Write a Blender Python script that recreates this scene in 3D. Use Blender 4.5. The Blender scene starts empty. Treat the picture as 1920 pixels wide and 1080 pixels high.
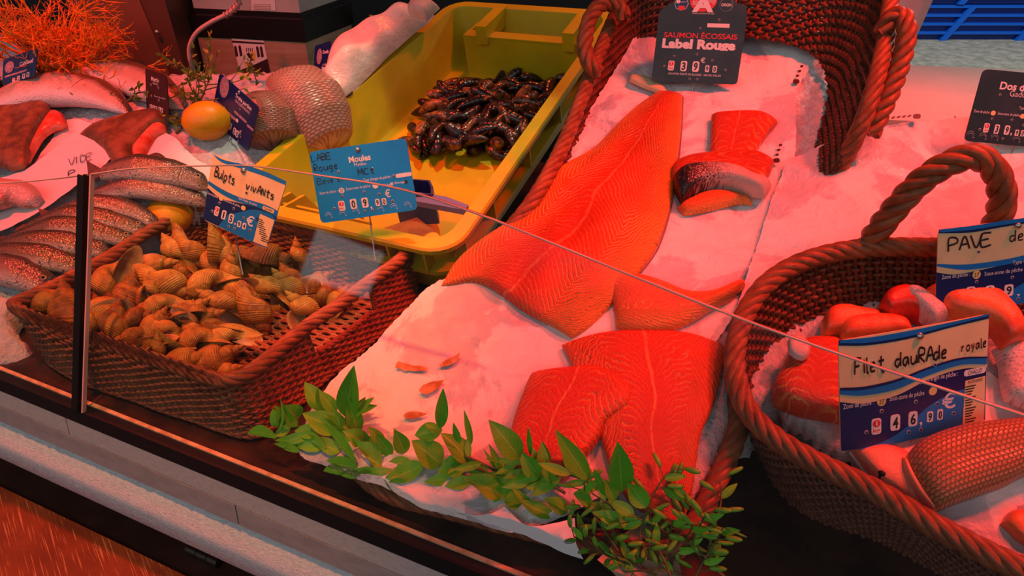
import bpy, math, random
import numpy as np
random.seed(7); rng = np.random.RandomState(7)
C = bpy.context.scene.collection
sc = bpy.context.scene
PI = math.pi
# ------------------------------------------------------------------ camera
CAM_H, FPX, PITCH = 0.70, 1350.0, math.radians(33)
cam_d = bpy.data.cameras.new('camera'); cam = bpy.data.objects.new('camera', cam_d); C.objects.link(cam)
cam.location = (0, 0, CAM_H); cam.rotation_euler = (PI/2 - PITCH, 0, 0)
cam_d.sensor_width = 36; cam_d.lens = FPX/1920*36; cam_d.clip_start = 0.02
sc.camera = cam
vs = sc.view_settings
vs.view_transform = 'Standard'; vs.look = 'None'; vs.gamma = 1; vs.use_curve_mapping = False; vs.exposure = 0.0
# ------------------------------------------------------------------ world: covered market, daylight only from the customers' side
w = bpy.data.worlds.new('world'); sc.world = w; w.use_nodes = True
nt = w.node_tree; nt.nodes.clear()
def N(nt, typ, **kw):
    n = nt.nodes.new(typ)
    for k, v in kw.items():
        if k in n.inputs: n.inputs[k].default_value = v
        else: setattr(n, k, v)
    return n
geo = N(nt, 'ShaderNodeNewGeometry')
def wdot(vec):
    d = N(nt, 'ShaderNodeVectorMath', operation='DOT_PRODUCT'); d.inputs[1].default_value = vec
    nt.links.new(geo.outputs['Incoming'], d.inputs[0]); return d.outputs['Value']
def wmath(op, a, b, clamp=False):
    m = N(nt, 'ShaderNodeMath', operation=op, use_clamp=clamp)
    for i, x in enumerate((a, b)):
        if isinstance(x, (int, float)): m.inputs[i].default_value = x
        else: nt.links.new(x, m.inputs[i])
    return m.outputs[0]
# Incoming points back to the viewer: direction = -Incoming
front = wmath('MULTIPLY_ADD', wdot((0.25, 0.97, 0)), 0.5); front.node.inputs[2].default_value = 0.5   # 1 towards the customers (-y)
front = wmath('POWER', front, 3.0)
elev = wmath('DIVIDE', wmath('SUBTRACT', wdot((0, 0, -1)), 0.16), 0.30, True)          # sky over the roofs across the aisle
elev = wmath('MULTIPLY', elev, wmath('DIVIDE', wmath('SUBTRACT', 0.80, wdot((0, 0, -1))), 0.25, True))   # the stall's awning overhead
front = wmath('MULTIPLY', front, wmath('MULTIPLY_ADD', elev, 1.7)); front.node.inputs[1].links[0].from_node.inputs[2].default_value = 0.03
amb = wmath('MULTIPLY_ADD', front, 0.70); amb.node.inputs[2].default_value = 0.10
def box_dir(c, up, hw, hh, soft=0.012):
    c = np.array(c)/np.linalg.norm(c); r = np.cross(c, up); r /= np.linalg.norm(r); u2 = np.cross(r, c)
    z = wmath('MAXIMUM', wdot(tuple(-c)), 0.001)
    m = 1.0
    for ax, h in ((r, hw), (u2, hh)):
        a = wmath('ABSOLUTE', wmath('DIVIDE', wdot(tuple(-ax)), z), 0.0)
        e = wmath('DIVIDE', wmath('SUBTRACT', h, a), soft, True)
        m = wmath('MULTIPLY', m, e)
    return wmath('MULTIPLY', m, wmath('GREATER_THAN', wdot(tuple(-c)), 0.1))
patch = box_dir((-0.845, -0.525, 0.104), (0.05, 0, 1), 0.050, 0.036, 0.006)      # gap of open sky between the awnings across the aisle
amb = wmath('MULTIPLY_ADD', patch, 1.6); nt.links.new(wmath('MULTIPLY_ADD', front, 0.70), amb.node.inputs[2])
_b = amb.node.inputs[2].links[0].from_node; _b.inputs[2].default_value = 0.022
bg = N(nt, 'ShaderNodeBackground'); bg.inputs['Color'].default_value = (0.91, 0.94, 0.97, 1)
nt.links.new(amb, bg.inputs['Strength'])
ow = N(nt, 'ShaderNodeOutputWorld'); nt.links.new(bg.outputs[0], ow.inputs['Surface'])
# ------------------------------------------------------------------ stall lamps
def spot(loc, to, col, power, ang, blend=0.5, size=0.05):
    l = bpy.data.lights.new('stall_lamp', 'SPOT'); o = bpy.data.objects.new('stall_lamp', l); C.objects.link(o)
    l.color = col; l.energy = power; l.spot_size = math.radians(ang); l.spot_blend = blend; l.shadow_soft_size = size
    o.location = loc
    d = np.array(to, float) - np.array(loc, float)
    from mathutils import Vector
    o.rotation_euler = Vector(d).to_track_quat('-Z', 'Y').to_euler()
RED = (1.0, 0.045, 0.028)
spot((0.78, 0.95, 1.65), (0.50, 0.92, 0.2), RED, 68, 47, 0.30, 0.08)
spot((0.06, 0.84, 1.50), (-0.03, 0.80, 0.1), RED, 50, 28, 0.45, 0.05)
spot((1.10, 0.80, 1.65), (0.74, 0.74, 0.15), RED, 112, 68, 0.5, 0.08)
spot((-1.05, 1.22, 1.60), (-0.76, 1.27, 0.2), RED, 120, 55, 0.4, 0.08)
spot((-0.52, 0.62, 1.60), (-0.44, 0.86, 0.06), (1.0, 0.26, 0.06), 72, 36, 0.6, 0.02)
spot((0.30, 2.25, 1.45), (-0.04, 1.62, 0.2), (1.0, 0.12, 0.03), 46, 36, 0.6, 0.05)  # extra red lamp added behind to warm the rear of the crate
al = bpy.data.lights.new('back_fill_light', 'AREA'); al.shape = 'RECTANGLE'; al.size = 1.6; al.size_y = 0.5; al.energy = 95; al.color = (1.0, 0.93, 0.80)  # unseen area light added to brighten the blue crates and worktop behind
ao = bpy.data.objects.new('back_fill_light', al); C.objects.link(ao); ao.location = (3.2, 3.9, 2.3); ao.rotation_euler = (0.25, -0.15, 0)
LAMP_Q, LAMP_U = 0.831, 0.18       # white lamp over the mussel crate, with an added plate cutting its light behind
# ------------------------------------------------------------------ pixel -> place
Cp = np.array([0, 0, CAM_H])
_fw = np.array([0, math.cos(PITCH), -math.sin(PITCH)]); _up = np.array([0, math.sin(PITCH), math.cos(PITCH)])
def rays(px, py):
    px = np.asarray(px, float); py = np.asarray(py, float)
    d = FPX*_fw + (px-960)[..., None]*np.array([1., 0, 0]) - (py-540)[..., None]*_up
    return d/np.linalg.norm(d, axis=-1, keepdims=True)
def hit(px, py, surf):
    """where the lines of sight meet the height surface z = surf(x, y)"""
    d = rays(px, py); lo = np.full(d.shape[:-1], 0.25); hi = np.full(d.shape[:-1], 9.0)
    f = lambda t: (Cp + t[..., None]*d)
    # coarse march to bracket the first crossing
    done = np.zeros(lo.shape, bool); t = lo.copy()
    for k in range(260):
        p = f(t); below = p[..., 2] < surf(p[..., 0], p[..., 1])
        new = below & ~done; hi = np.where(new, t, hi); done |= below
        lo = np.where(done, lo, t); t = t + 0.012
        if done.all(): break
    for k in range(26):
        m = (lo+hi)/2; p = f(m); below = p[..., 2] < surf(p[..., 0], p[..., 1])
        hi = np.where(below, m, hi); lo = np.where(below, lo, m)
    return f((lo+hi)/2)
def at_z(px, py, z):
    d = rays(px, py); return Cp + d*((z-CAM_H)/d[..., 2])[..., None]
def at_y(px, py, y):
    d = rays(px, py); return Cp + d*(y/d[..., 1])[..., None]
def at_d(px, py, dist): return Cp + rays(px, py)*dist
def on_plane(px, py, p0, n):
    d = rays(px, py); return Cp + d*(((p0-Cp)@n)/(d@n))[..., None]
g0 = at_z(0, 697, 0.); g1 = at_z(940, 1072, 0.)
gd = (g1-g0)/np.linalg.norm(g1-g0); nb = np.array([-gd[1], gd[0], 0]); B0 = at_z(153, 770, 0.)
ez = np.array([0, 0, 1.])
def U(u, q, z): return B0*np.array([1, 1, 0]) + u*gd + q*nb + z*ez      # counter frame: along, into the stall, up
def qof(x, y): return (x-B0[0])*nb[0] + (y-B0[1])*nb[1]
def uof(x, y): return (x-B0[0])*gd[0] + (y-B0[1])*gd[1]
def wob(x, y, f, seed=0, n=5):
    r = np.random.RandomState(seed); s = 0
    for i in range(n):
        a = r.rand()*2*PI; k = f*(0.6+1.1*r.rand()); s = s + np.sin((x*math.cos(a)+y*math.sin(a))*k*2*PI + r.rand()*7)
    return s/n**0.5
def plane(s, o, amp=0., f=4., seed=1):
    if amp: return lambda x, y: s*qof(x, y) + o + amp*wob(x, y, f, seed)
    return lambda x, y: s*qof(x, y) + o
# ------------------------------------------------------------------ mesh helpers
def catmull(P, n, closed=False):
    P = np.asarray(P, float); m = len(P)
    if closed: Q = np.vstack([P[-1], P, P[0], P[1]]); seg = m
    else: Q = np.vstack([2*P[0]-P[1], P, 2*P[-1]-P[-2]]); seg = m-1
    L = np.linalg.norm(np.diff(Q[1:seg+2], axis=0), axis=1); cum = np.concatenate([[0], np.cumsum(L)])
    s = np.linspace(0, cum[-1], n, endpoint=not closed)
    i = np.clip(np.searchsorted(cum, s, 'right')-1, 0, seg-1); t = ((s-cum[i])/np.maximum(L[i], 1e-9))[:, None]
    p0, p1, p2, p3 = Q[i], Q[i+1], Q[i+2], Q[i+3]
    return 0.5*(2*p1+(p2-p0)*t+(2*p0-5*p1+4*p2-p3)*t**2+(3*p1-p0-3*p2+p3)*t**3)
GUARD = False
class M:
    def __init__(s): s.v = []; s.f = []; s.uv = []; s.n = 0; s.mi = []
    def add(s, v, f, uv=None, mi=0):
        v = np.asarray(v, float).reshape(-1, 3); s.v.append(v)
        s.uv.append(np.zeros((len(v), 2)) if uv is None else np.asarray(uv, float).reshape(-1, 2))
        s.f += [tuple(int(i)+s.n for i in q) for q in f]; s.mi += [mi]*len(f); s.n += len(v); return s
    def grid(s, G, uv=None, closed=(False, False), flip=False, mi=0):
        a, b = G.shape[:2]; F = []
        for i in range(a if closed[0] else a-1):
            for j in range(b if closed[1] else b-1):
                i2, j2 = (i+1) % a, (j+1) % b
                q = (i*b+j, i2*b+j, i2*b+j2, i*b+j2); F.append(q[::-1] if flip else q)
        return s.add(G.reshape(-1, 3), F, None if uv is None else uv.reshape(-1, 2), mi)
    def tube(s, P, r, k=6, closed=False, ref=None, flat=1.0, cap=True, twist=0.0):
        P = np.asarray(P, float); n = len(P); r = np.broadcast_to(np.asarray(r, float), (n,))
        T, A, Bn = frames(P, closed, ref)
        a = np.linspace(0, 2*PI, k, endpoint=False) + twist
        G = P[:, None] + r[:, None, None]*(np.cos(a)[None, :, None]*A[:, None]*flat + np.sin(a)[None, :, None]*Bn[:, None])
        uv = np.stack(np.broadcast_arrays(np.linspace(0, 1, n)[:, None], np.linspace(0, 1, k)[None]), -1)
        base = s.n; s.grid(G, uv, (closed, True))
        if cap and not closed:
            s.f += [tuple(base+i for i in range(k))[::-1], tuple(base+(n-1)*k+i for i in range(k))]; s.mi += [0, 0]
        return s
    def box(s, o, ax, ay, az):
        """box from corner o with edge vectors"""
        o = np.asarray(o, float); v = [o+i*np.asarray(ax)+j*np.asarray(ay)+k*np.asarray(az) for k in (0, 1) for j in (0, 1) for i in (0, 1)]
        return s.add(v, [(0, 2, 3, 1), (4, 5, 7, 6), (0, 1, 5, 4), (2, 6, 7, 3), (0, 4, 6, 2), (1, 3, 7, 5)])
    def prism(s, poly, d):
        p = np.asarray(poly, float); n = len(p); d = np.asarray(d, float)
        return s.add(np.vstack([p, p+d]), [tuple(range(n))[::-1], tuple(range(n, 2*n))] + [(i, (i+1) % n, n+(i+1) % n, n+i) for i in range(n)])
    def ball(s, c, r, nu=12, nv=8, ax=None):
        ax = np.eye(3) if ax is None else np.asarray(ax); r = np.broadcast_to(np.asarray(r, float), (3,))
        th = np.linspace(0, PI, nv); ph = np.linspace(0, 2*PI, nu, endpoint=False)
        loc = np.stack([np.sin(th)[:, None]*np.cos(ph)*r[0], np.sin(th)[:, None]*np.sin(ph)*r[1], np.repeat(np.cos(th)[:, None], nu, 1)*r[2]], -1)
        return s.grid(np.asarray(c)+loc@ax, None, (False, True))
    def build(s, name, m, parent=None, smooth=True, origin=None, auto=None):
        v = np.vstack(s.v); uv = np.vstack(s.uv)
        if GUARD:                                   # nothing inside the counter may poke through the leaning glass
            u_, q_, z_ = uof(v[:, 0], v[:, 1]), qof(v[:, 0], v[:, 1]), v[:, 2]; lim = 0.406*z_+0.007
            d_ = np.where((u_ > -0.32) & (u_ < 1.2) & (z_ > 0) & (q_ > -0.05) & (q_ < lim), lim-q_, 0); v = v+d_[:, None]*nb
        if parent is not None: org = np.array(parent.matrix_basis.translation) + (np.array(parent.parent.matrix_basis.translation) if parent.parent else 0) + (np.array(parent.parent.parent.matrix_basis.translation) if parent.parent and parent.parent.parent else 0)
        elif origin is not None: org = np.asarray(origin, float)
        else: org = np.array([*(v.min(0)+v.max(0))[:2]/2, v[:, 2].min()])
        me = bpy.data.meshes.new(name); me.from_pydata((v-org).tolist(), [], s.f)
        ly = me.uv_layers.new(name='UVMap'); li = np.empty(len(me.loops), np.int32); me.loops.foreach_get('vertex_index', li)
        ly.data.foreach_set('uv', uv[li].ravel())
        for mm in (m if isinstance(m, (list, tuple)) else [m]): me.materials.append(mm)
        if isinstance(m, (list, tuple)): me.polygons.foreach_set('material_index', s.mi)
        if smooth: me.polygons.foreach_set('use_smooth', [True]*len(me.polygons))
        if auto: me.set_sharp_from_angle(angle=math.radians(auto))
        me.validate(); me.update()
        o = bpy.data.objects.new(name, me); C.objects.link(o)
        if parent is None: o.location = org
        else: o.parent = parent
        return o
def frames(P, closed=False, ref=None):
    n = len(P)
    T = (np.roll(P, -1, 0)-np.roll(P, 1, 0)) if closed else np.gradient(P, axis=0)
    T = T/np.maximum(np.linalg.norm(T, axis=1, keepdims=True), 1e-12)
    if ref is None:
        d = T.mean(0); spread = np.linalg.svd(T)[2][2] if n > 2 else np.array([0, 0, 1.])
        ref = spread if not closed else np.array([0, 0, 1.])
        if np.abs(T@ref).max() > 0.97: ref = np.array([1, 0.3, 0.2])/1.06
    ref = np.broadcast_to(np.asarray(ref, float), (n, 3))
    A = ref-(ref*T).sum(1, keepdims=True)*T; A = A/np.maximum(np.linalg.norm(A, axis=1, keepdims=True), 1e-9)
    return T, A, np.cross(T, A)
def rope(m, P, R, r, strands=4, pitch=0.05, k=6, closed=False, ref=None):
    """twisted cane rope round the path"""
    P = np.asarray(P, float); T, A, Bn = frames(P, closed, ref)
    L = np.concatenate([[0], np.cumsum(np.linalg.norm(np.diff(P, axis=0), axis=1))])
    tot = L[-1]+(np.linalg.norm(P[0]-P[-1]) if closed else 0)
    turns = max(1, round(tot/pitch)) if closed else tot/pitch
    for i in range(strands):
        ph = 2*PI*(L/tot*turns) + 2*PI*i/strands
        m.tube(P + R*(np.cos(ph)[:, None]*A+np.sin(ph)[:, None]*Bn), r, k, closed, ref)
def weave(m, top, bot, K, rh, rt, amp, holes=(), closed=True, k=6, seed=0):
    """willow strands woven over stakes between two rails of equal sample count (two samples to a stake)"""
    top = np.asarray(top); bot = np.asarray(bot); n = len(top); r = np.random.RandomState(seed)
    nrm = np.cross((np.roll(top, -1, 0)-np.roll(top, 1, 0)), top-bot); nrm /= np.maximum(np.linalg.norm(nrm, axis=1, keepdims=True), 1e-9)
    for i in range(K):
        t = (i+.5)/K; P = bot+(top-bot)*t
        w_ = amp*np.cos(PI*(np.arange(n)/2+i))
        P = P+nrm*w_[:, None]+(r.rand(n, 1)-.5)*rh*0.5*ez
        segs = [(0, n)]
        for (a, b, t0) in holes:
            if t > t0: segs = [x for (s0, s1) in segs for x in ((s0, min(a, s1)), (max(b, s0), s1)) if x[1]-x[0] > 2]
        up = (top-bot); up = up/np.linalg.norm(up, axis=1, keepdims=True)
        for (s0, s1) in segs:
            full = (s1-s0 == n) and closed
            m.tube(P[s0:s1], rh*(0.9+0.2*r.rand()), k, full, up[s0:s1], 1.0 if rt == rh else 1.0)
def stakes(m, top, bot, r, holes=(), step=2, off=0.0):
    n = len(top)
    for j in range(0, n, step):
        t1 = 1.0
        for (a, b, t0) in holes:
            if a <= j < b: t1 = t0
        P = np.array([bot[j]+(top[j]-bot[j])*t for t in (0, .5*t1, t1)])
        m.tube(P, r, 5, False, np.array([1, 0.2, 0.1]))
def tag(o, label, cat, group=None, kind=None):
    o['label'] = label; o['category'] = cat
    if group: o['group'] = group
    if kind: o['kind'] = kind
    return o
def thing(name, label, cat, loc, group=None):
    o = bpy.data.objects.new(name, None); C.objects.link(o); o.location = loc; o.empty_display_size = 0.05
    return tag(o, label, cat, group)
def dup(o, loc=None, rot=None, scale=None):
    c = o.copy(); C.objects.link(c)
    if loc is not None: c.location = loc
    if rot is not None: c.rotation_euler = rot
    if scale is not None: c.scale = (scale,)*3
    for ch in o.children:
        d = ch.copy(); C.objects.link(d); d.parent = c
    return c
# ------------------------------------------------------------------ materials
def newmat(name):
    m = bpy.data.materials.new(name); m.use_nodes = True; t = m.node_tree
    return m, t, t.nodes['Principled BSDF']
def L(t, a, b): t.links.new(a, b)
def coords(t, scale=(1, 1, 1), uv=False):
    tc = N(t, 'ShaderNodeTexCoord'); mp = N(t, 'ShaderNodeMapping'); mp.inputs['Scale'].default_value = scale
    L(t, tc.outputs['UV' if uv else 'Object'], mp.inputs[0]); return mp.outputs[0]
def noise(t, vec, scale, detail=4, rough=0.6, dist=0):
    n = N(t, 'ShaderNodeTexNoise'); n.inputs['Scale'].default_value = scale; n.inputs['Detail'].default_value = detail
    n.inputs['Roughness'].default_value = rough; n.inputs['Distortion'].default_value = dist; L(t, vec, n.inputs['Vector']); return n.outputs['Fac']
def ramp(t, fac, stops, interp='LINEAR'):
    r = N(t, 'ShaderNodeValToRGB'); cr = r.color_ramp; cr.interpolation = interp
    while len(cr.elements) < len(stops): cr.elements.new(0.5)
    for e, (p, c) in zip(cr.elements, stops):
        e.position = p; e.color = (*c, 1) if len(c) == 3 else c
    L(t, fac, r.inputs[0]); return r.outputs[0]
def mixc(t, fac, a, b, typ='MIX'):
    m = N(t, 'ShaderNodeMix', data_type='RGBA', blend_type=typ)
    for s, x in ((m.inputs[0], fac), (m.inputs[6], a), (m.inputs[7], b)):
        if isinstance(x, (int, float)): s.default_value = x
        elif isinstance(x, tuple): s.default_value = (*x, 1)
        else: L(t, x, s)
    return m.outputs[2]
def math_(t, op, a, b=0.0, c=0.0, clamp=False):
    m = N(t, 'ShaderNodeMath', operation=op, use_clamp=clamp)
    for i, x in enumerate((a, b, c)):
        if isinstance(x, (int, float)): m.inputs[i].default_value = x
        else: L(t, x, m.inputs[i])
    return m.outputs[0]
def bumpn(t, p, h, strength=0.3, dist=0.002):
    b = N(t, 'ShaderNodeBump'); b.inputs['Strength'].default_value = strength; b.inputs['Distance'].default_value = dist
    L(t, h, b.inputs['Height']); L(t, b.outputs[0], p.inputs['Normal'])
def mat(name, col, rough=0.5, col2=None, vs=20, bump=0.0, bs=80, metal=0.0, spec=0.5, stretch=(1, 1, 1), lo=0.4, hi=0.62, bd=0.002, coat=0.0, trans=0.0, sss=0.0):
    m, t, p = newmat(name)
    p.inputs['Base Color'].default_value = (*col, 1); p.inputs['Roughness'].default_value = rough; p.inputs['Metallic'].default_value = metal
    p.inputs['Specular IOR Level'].default_value = spec; p.inputs['Coat Weight'].default_value = coat; p.inputs['Coat Roughness'].default_value = 0.1
    p.inputs['Transmission Weight'].default_value = trans
    if sss: p.inputs['Subsurface Weight'].default_value = sss; p.inputs['Subsurface Radius'].default_value = (0.01, 0.006, 0.004)
    v = coords(t, stretch)
    if col2 is not None: L(t, ramp(t, noise(t, v, vs), [(lo, col), (hi, col2)]), p.inputs['Base Color'])
    if bump: bumpn(t, p, noise(t, v, bs, 5), bump, bd)
    return m
# ------------------------------------------------------------------ the stall's materials
M_ice = mat('crushed_ice', (0.80, 0.82, 0.85), 0.22, (0.62, 0.66, 0.70), 90, 1.0, 190, spec=0.6, bd=0.006)
def paper_mat(name, wet=0.5, seed=0.0):
    m, t, p = newmat(name); v = coords(t, (1, 1, 1))
    mp = N(t, 'ShaderNodeVectorMath', operation='ADD'); mp.inputs[1].default_value = (seed, seed*.7, 0); L(t, v, mp.inputs[0]); v = mp.outputs[0]
    damp = ramp(t, noise(t, v, 7.5, 7, 0.62, 0.6), [(0.49, (0, 0, 0)), (0.53, (1, 1, 1))])      # damp patches
    c = mixc(t, math_(t, 'MULTIPLY', damp, wet), (0.90, 0.89, 0.89), (0.52, 0.47, 0.56))
    st = ramp(t, noise(t, v, 16, 3, 0.5, 1.5), [(0.70, (0, 0, 0)), (0.76, (1, 1, 1))])               # fish-juice stains
    c = mixc(t, math_(t, 'MULTIPLY', st, 0.55), c, (0.62, 0.30, 0.10))
    L(t, c, p.inputs['Base Color'])
    L(t, ramp(t, damp, [(0, (0.55,)*3), (1, (0.28,)*3)]), p.inputs['Roughness'])
    cr = noise(t, v, 34, 6, 0.65, 1.2); bumpn(t, p, cr, 0.7, 0.007)
    return m
M_paper = paper_mat('greaseproof_paper', 0.75); M_paper2 = paper_mat('butcher_paper', 0.65, 3.1)
M_sheet = mat('white_sheet', (0.84, 0.85, 0.88), 0.6, bump=0.15, bs=30)
def wicker_mat(name, a, b):
    m, t, p = newmat(name); v = coords(t)
    L(t, ramp(t, noise(t, v, 55, 5), [(0.3, a), (0.7, b)]), p.inputs['Base Color'])
    p.inputs['Roughness'].default_value = 0.42; p.inputs['Specular IOR Level'].default_value = 0.3
    bumpn(t, p, noise(t, v, 260, 3), 0.35, 0.001); return m
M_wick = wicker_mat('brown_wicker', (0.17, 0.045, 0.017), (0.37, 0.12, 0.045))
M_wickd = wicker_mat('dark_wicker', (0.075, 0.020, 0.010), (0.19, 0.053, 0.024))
M_steel = mat('brushed_steel', (0.66, 0.66, 0.64), 0.48, (0.58, 0.58, 0.56), 30, 0.08, 300, metal=0.3, stretch=(1, 8, 8))
M_steel2 = mat('brushed_steel_lower', (0.50, 0.49, 0.48), 0.5, (0.42, 0.41, 0.40), 12, 0.08, 300, metal=0.3, stretch=(1, 6, 6))
M_black = mat('black_rubber', (0.008, 0.008, 0.009), 0.4, spec=0.3)
M_dark = mat('dark_seam', (0.01, 0.01, 0.012), 0.8)
M_foam = mat('white_foam', (0.93, 0.94, 0.95), 0.9, (0.82, 0.84, 0.86), 140, 1.0, 330, bd=0.004)
M_tray = mat('stained_tray', (0.030, 0.012, 0.008), 0.22, (0.075, 0.028, 0.016), 12, 0.15, 60, spec=0.6)
M_gasket = mat('amber_sealant', (0.95, 0.62, 0.38), 0.35, (0.70, 0.36, 0.18), 60)
def copper_board():
    m, t, p = newmat('scratched_brown_board'); v = coords(t, (1, 14, 1)); v2 = coords(t, (1, 1, 1))
    c = ramp(t, noise(t, v2, 6, 6, 0.7), [(0.3, (0.09, 0.024, 0.012)), (0.52, (0.18, 0.055, 0.022)), (0.72, (0.25, 0.10, 0.035))])
    mp = N(t, 'ShaderNodeMapping'); mp.inputs['Rotation'].default_value = (0, 0, 0.9); L(t, v2, mp.inputs[0])
    ms = N(t, 'ShaderNodeMapping'); ms.inputs['Scale'].default_value = (6, 240, 1); L(t, mp.outputs[0], ms.inputs[0])
    sc_ = ramp(t, noise(t, ms.outputs[0], 2.2, 2, 0.4), [(0.60, (0, 0, 0)), (0.68, (1, 1, 1))])
    L(t, mixc(t, math_(t, 'MULTIPLY', sc_, 0.6), c, (0.62, 0.34, 0.16)), p.inputs['Base Color'])
    p.inputs['Roughness'].default_value = 0.5; p.inputs['Specular IOR Level'].default_value = 0.3
    return m
M_board = copper_board()
M_ground = mat('asphalt', (0.20, 0.21, 0.20), 0.9, (0.34, 0.34, 0.32), 14, 0.5, 200)
M_yellow = mat('yellow_plastic', (0.62, 0.46, 0.008), 0.38, (0.54, 0.39, 0.008), 9, 0.06, 120, sss=0.0)
M_blueplastic = mat('blue_plastic', (0.0, 0.10, 0.62), 0.4)
M_navy = mat('navy_plastic', (0.035, 0.035, 0.17), 0.4)
M_lilac = mat('lilac_plastic', (0.16, 0.14, 0.36), 0.45)
# ------------------------------------------------------------------ setting
def struct(o): o['kind'] = 'structure'; return o
z0 = -0.75
struct(M().add([(-6, -3, z0), (9, -3, z0), (9, 12, z0), (-6, 12, z0)], [(0, 1, 2, 3)]).build('floor', M_ground, origin=(0, 0, z0)))
M_backshade = mat('back_shade_black', (0.012, 0.010, 0.010), 0.7)  # near-black panel standing for the shade behind the stall
struct(M().box((-3.2, 2.55, z0), (3.66, 0, 0), (0, 0.05, 0), (0, 0, 2.6)).build('shade_panel_back', M_backshade, smooth=False))
# counter: trays and metal front are one display counter
counter = thing('display_counter', 'long fish counter with grey metal front edge and dark tray behind the glass', 'counter', U(0.4, 0.3, -0.75))
U0, U1 = -0.75, 1.75
M().box(U(U0, 0.0, -0.012), gd*(U1-U0), nb*0.37, ez*0.012).build('tray', M_tray, counter, smooth=False)
M().box(U(U0, 0.37, -0.082), gd*(U1-U0), nb*0.85, ez*0.02).build('rear_tray', M_tray, counter, smooth=False)
M().box(U(U0, 0.37, -0.08), gd*(U1-U0), nb*0.004, ez*0.068).build('tray_step', M_tray, counter, smooth=False)
M().box(U(U0, 0.02, -0.74), gd*(U1-U0), nb*1.02, ez*0.655).build('cabinet', M_dark, counter, smooth=False)
def zq(px, py, q):   # height on the vertical plane at q
    p = on_plane(np.array(px, float), np.array(py, float), U(0, q, 0), nb); return p[..., 2]
def bar(u0, u1, prof, name, m):
    """profile in (q, z) pulled along the counter"""
    a = [U(u0, q, z) for q, z in prof]; return M().prism(a, gd*(u1-u0)).build(name, m, counter, smooth=False)
bar(U0, U1, [(-0.004, 0.002), (0.010, 0.002), (0.010, -0.016), (-0.010, -0.016)], 'glass_gasket', M_black)
bar(U0, U1, [(0.0105, 0.0), (0.016, 0.0), (0.016, 0.004), (0.0105, 0.004)], 'sealant_bead', M_gasket)
zu = [-0.0165, -0.046, -0.0475, -0.082]
us = float(uof(*at_z(145, 785, -0.03)[:2]))
for a, b in ((U0, us-0.0012), (us+0.0012, U1)):
    bar(a, b, [(-0.010, zu[0]), (0.03, zu[0]), (0.03, zu[1]), (-0.014, zu[1])], 'upper_rail', M_steel)
ul = float(uof(*at_z(455, 950, -0.06)[:2]))
for a, b in ((U0, ul-0.0012), (ul+0.0012, U1)):
    bar(a, b, [(-0.0145, zu[2]), (0.03, zu[2]), (0.03, zu[3]), (-0.0175, zu[3])], 'lower_rail', M_steel2)
bar(U0, U1, [(-0.008, zu[0]), (0.028, zu[0]), (0.028, zu[3]), (-0.008, zu[3])], 'rail_backing', M_dark)
# insulation skirt below the rails, roughly torn upper edge
g = M(); nu_ = 420
us_ = np.linspace(U0, U1, nu_); jit = 0.003*np.abs(wob(us_, us_*0, 60, 3))+0.002*rng.rand(nu_)
prof = [(0.02, -0.088), (-0.006, -0.086), (-0.016, -0.091), (-0.028, -0.12), (-0.036, -0.150), (0.02, -0.152)]
G = np.stack([[U(u, q, z-(j if k < 3 else 0)) for k, (q, z) in enumerate(prof)] for u, j in zip(us_, jit)])
g.grid(G); g.build('foam_skirt', M_foam, counter)
# lower side table in front
zt = -0.245
tb = thing('side_table', 'scratched reddish brown table top below the counter front', 'table', U(-0.2, -0.35, zt-0.03))
a = at_z(0, 905, zt); qa = float(qof(a[0], a[1])); a2 = at_z(345, 1078, zt); qb = float(qof(a2[0], a2[1]))
M().box(U(-1.0, qb-0.5, zt-0.03), gd*1.6, nb*(0.5), ez*0.03).build('table_top', M_board, tb, smooth=False)
M_lip = mat('dark_brown_edge', (0.045, 0.018, 0.012), 0.45, (0.075, 0.03, 0.02), 14)
M().box(U(-1.0, qb+0.0005, zt-0.034), gd*1.6, nb*0.045, ez*0.03).build('edge_strip', M_lip, tb, smooth=False)
h0 = at_z(353, 1028, zt+0.004); h1 = at_z(412, 1056, zt+0.004)
hm = M(); hd = (h1-h0)
for i in range(3): hm.tube(np.array([h0+hd*(i/3+.012), h0+hd*((i+1)/3-.012)]), 0.0085, 12)
hm.build('hinge', mat('dark_metal_hinge', (0.06, 0.045, 0.035), 0.35, metal=0.7), tb, auto=40)
# white lamp over the mussel crate; unseen plate added to cut its light straight
lp = U(LAMP_U, LAMP_Q-0.008, 1.60)
spot(tuple(lp), tuple(U(LAMP_U-0.05, LAMP_Q-0.25, 0.1)), (1.0, 0.90, 0.58), 36, 34, 0.5, 0.003)
fx = thing('light_cutoff', 'unseen dark plate and holder added to cut the lamp light above the mussel crate', 'lamp', lp+ez*0.03)
M().box(lp+gd*-0.30+nb*0.008-ez*0.16, gd*0.6, nb*0.004, ez*0.22).build('cutoff_plate', M_black, fx, smooth=False)
M().box(lp+gd*-0.06-nb*0.03+ez*0.03, gd*0.12, nb*0.038, ez*0.03).build('cutoff_holder', M_black, fx, smooth=False)
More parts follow.
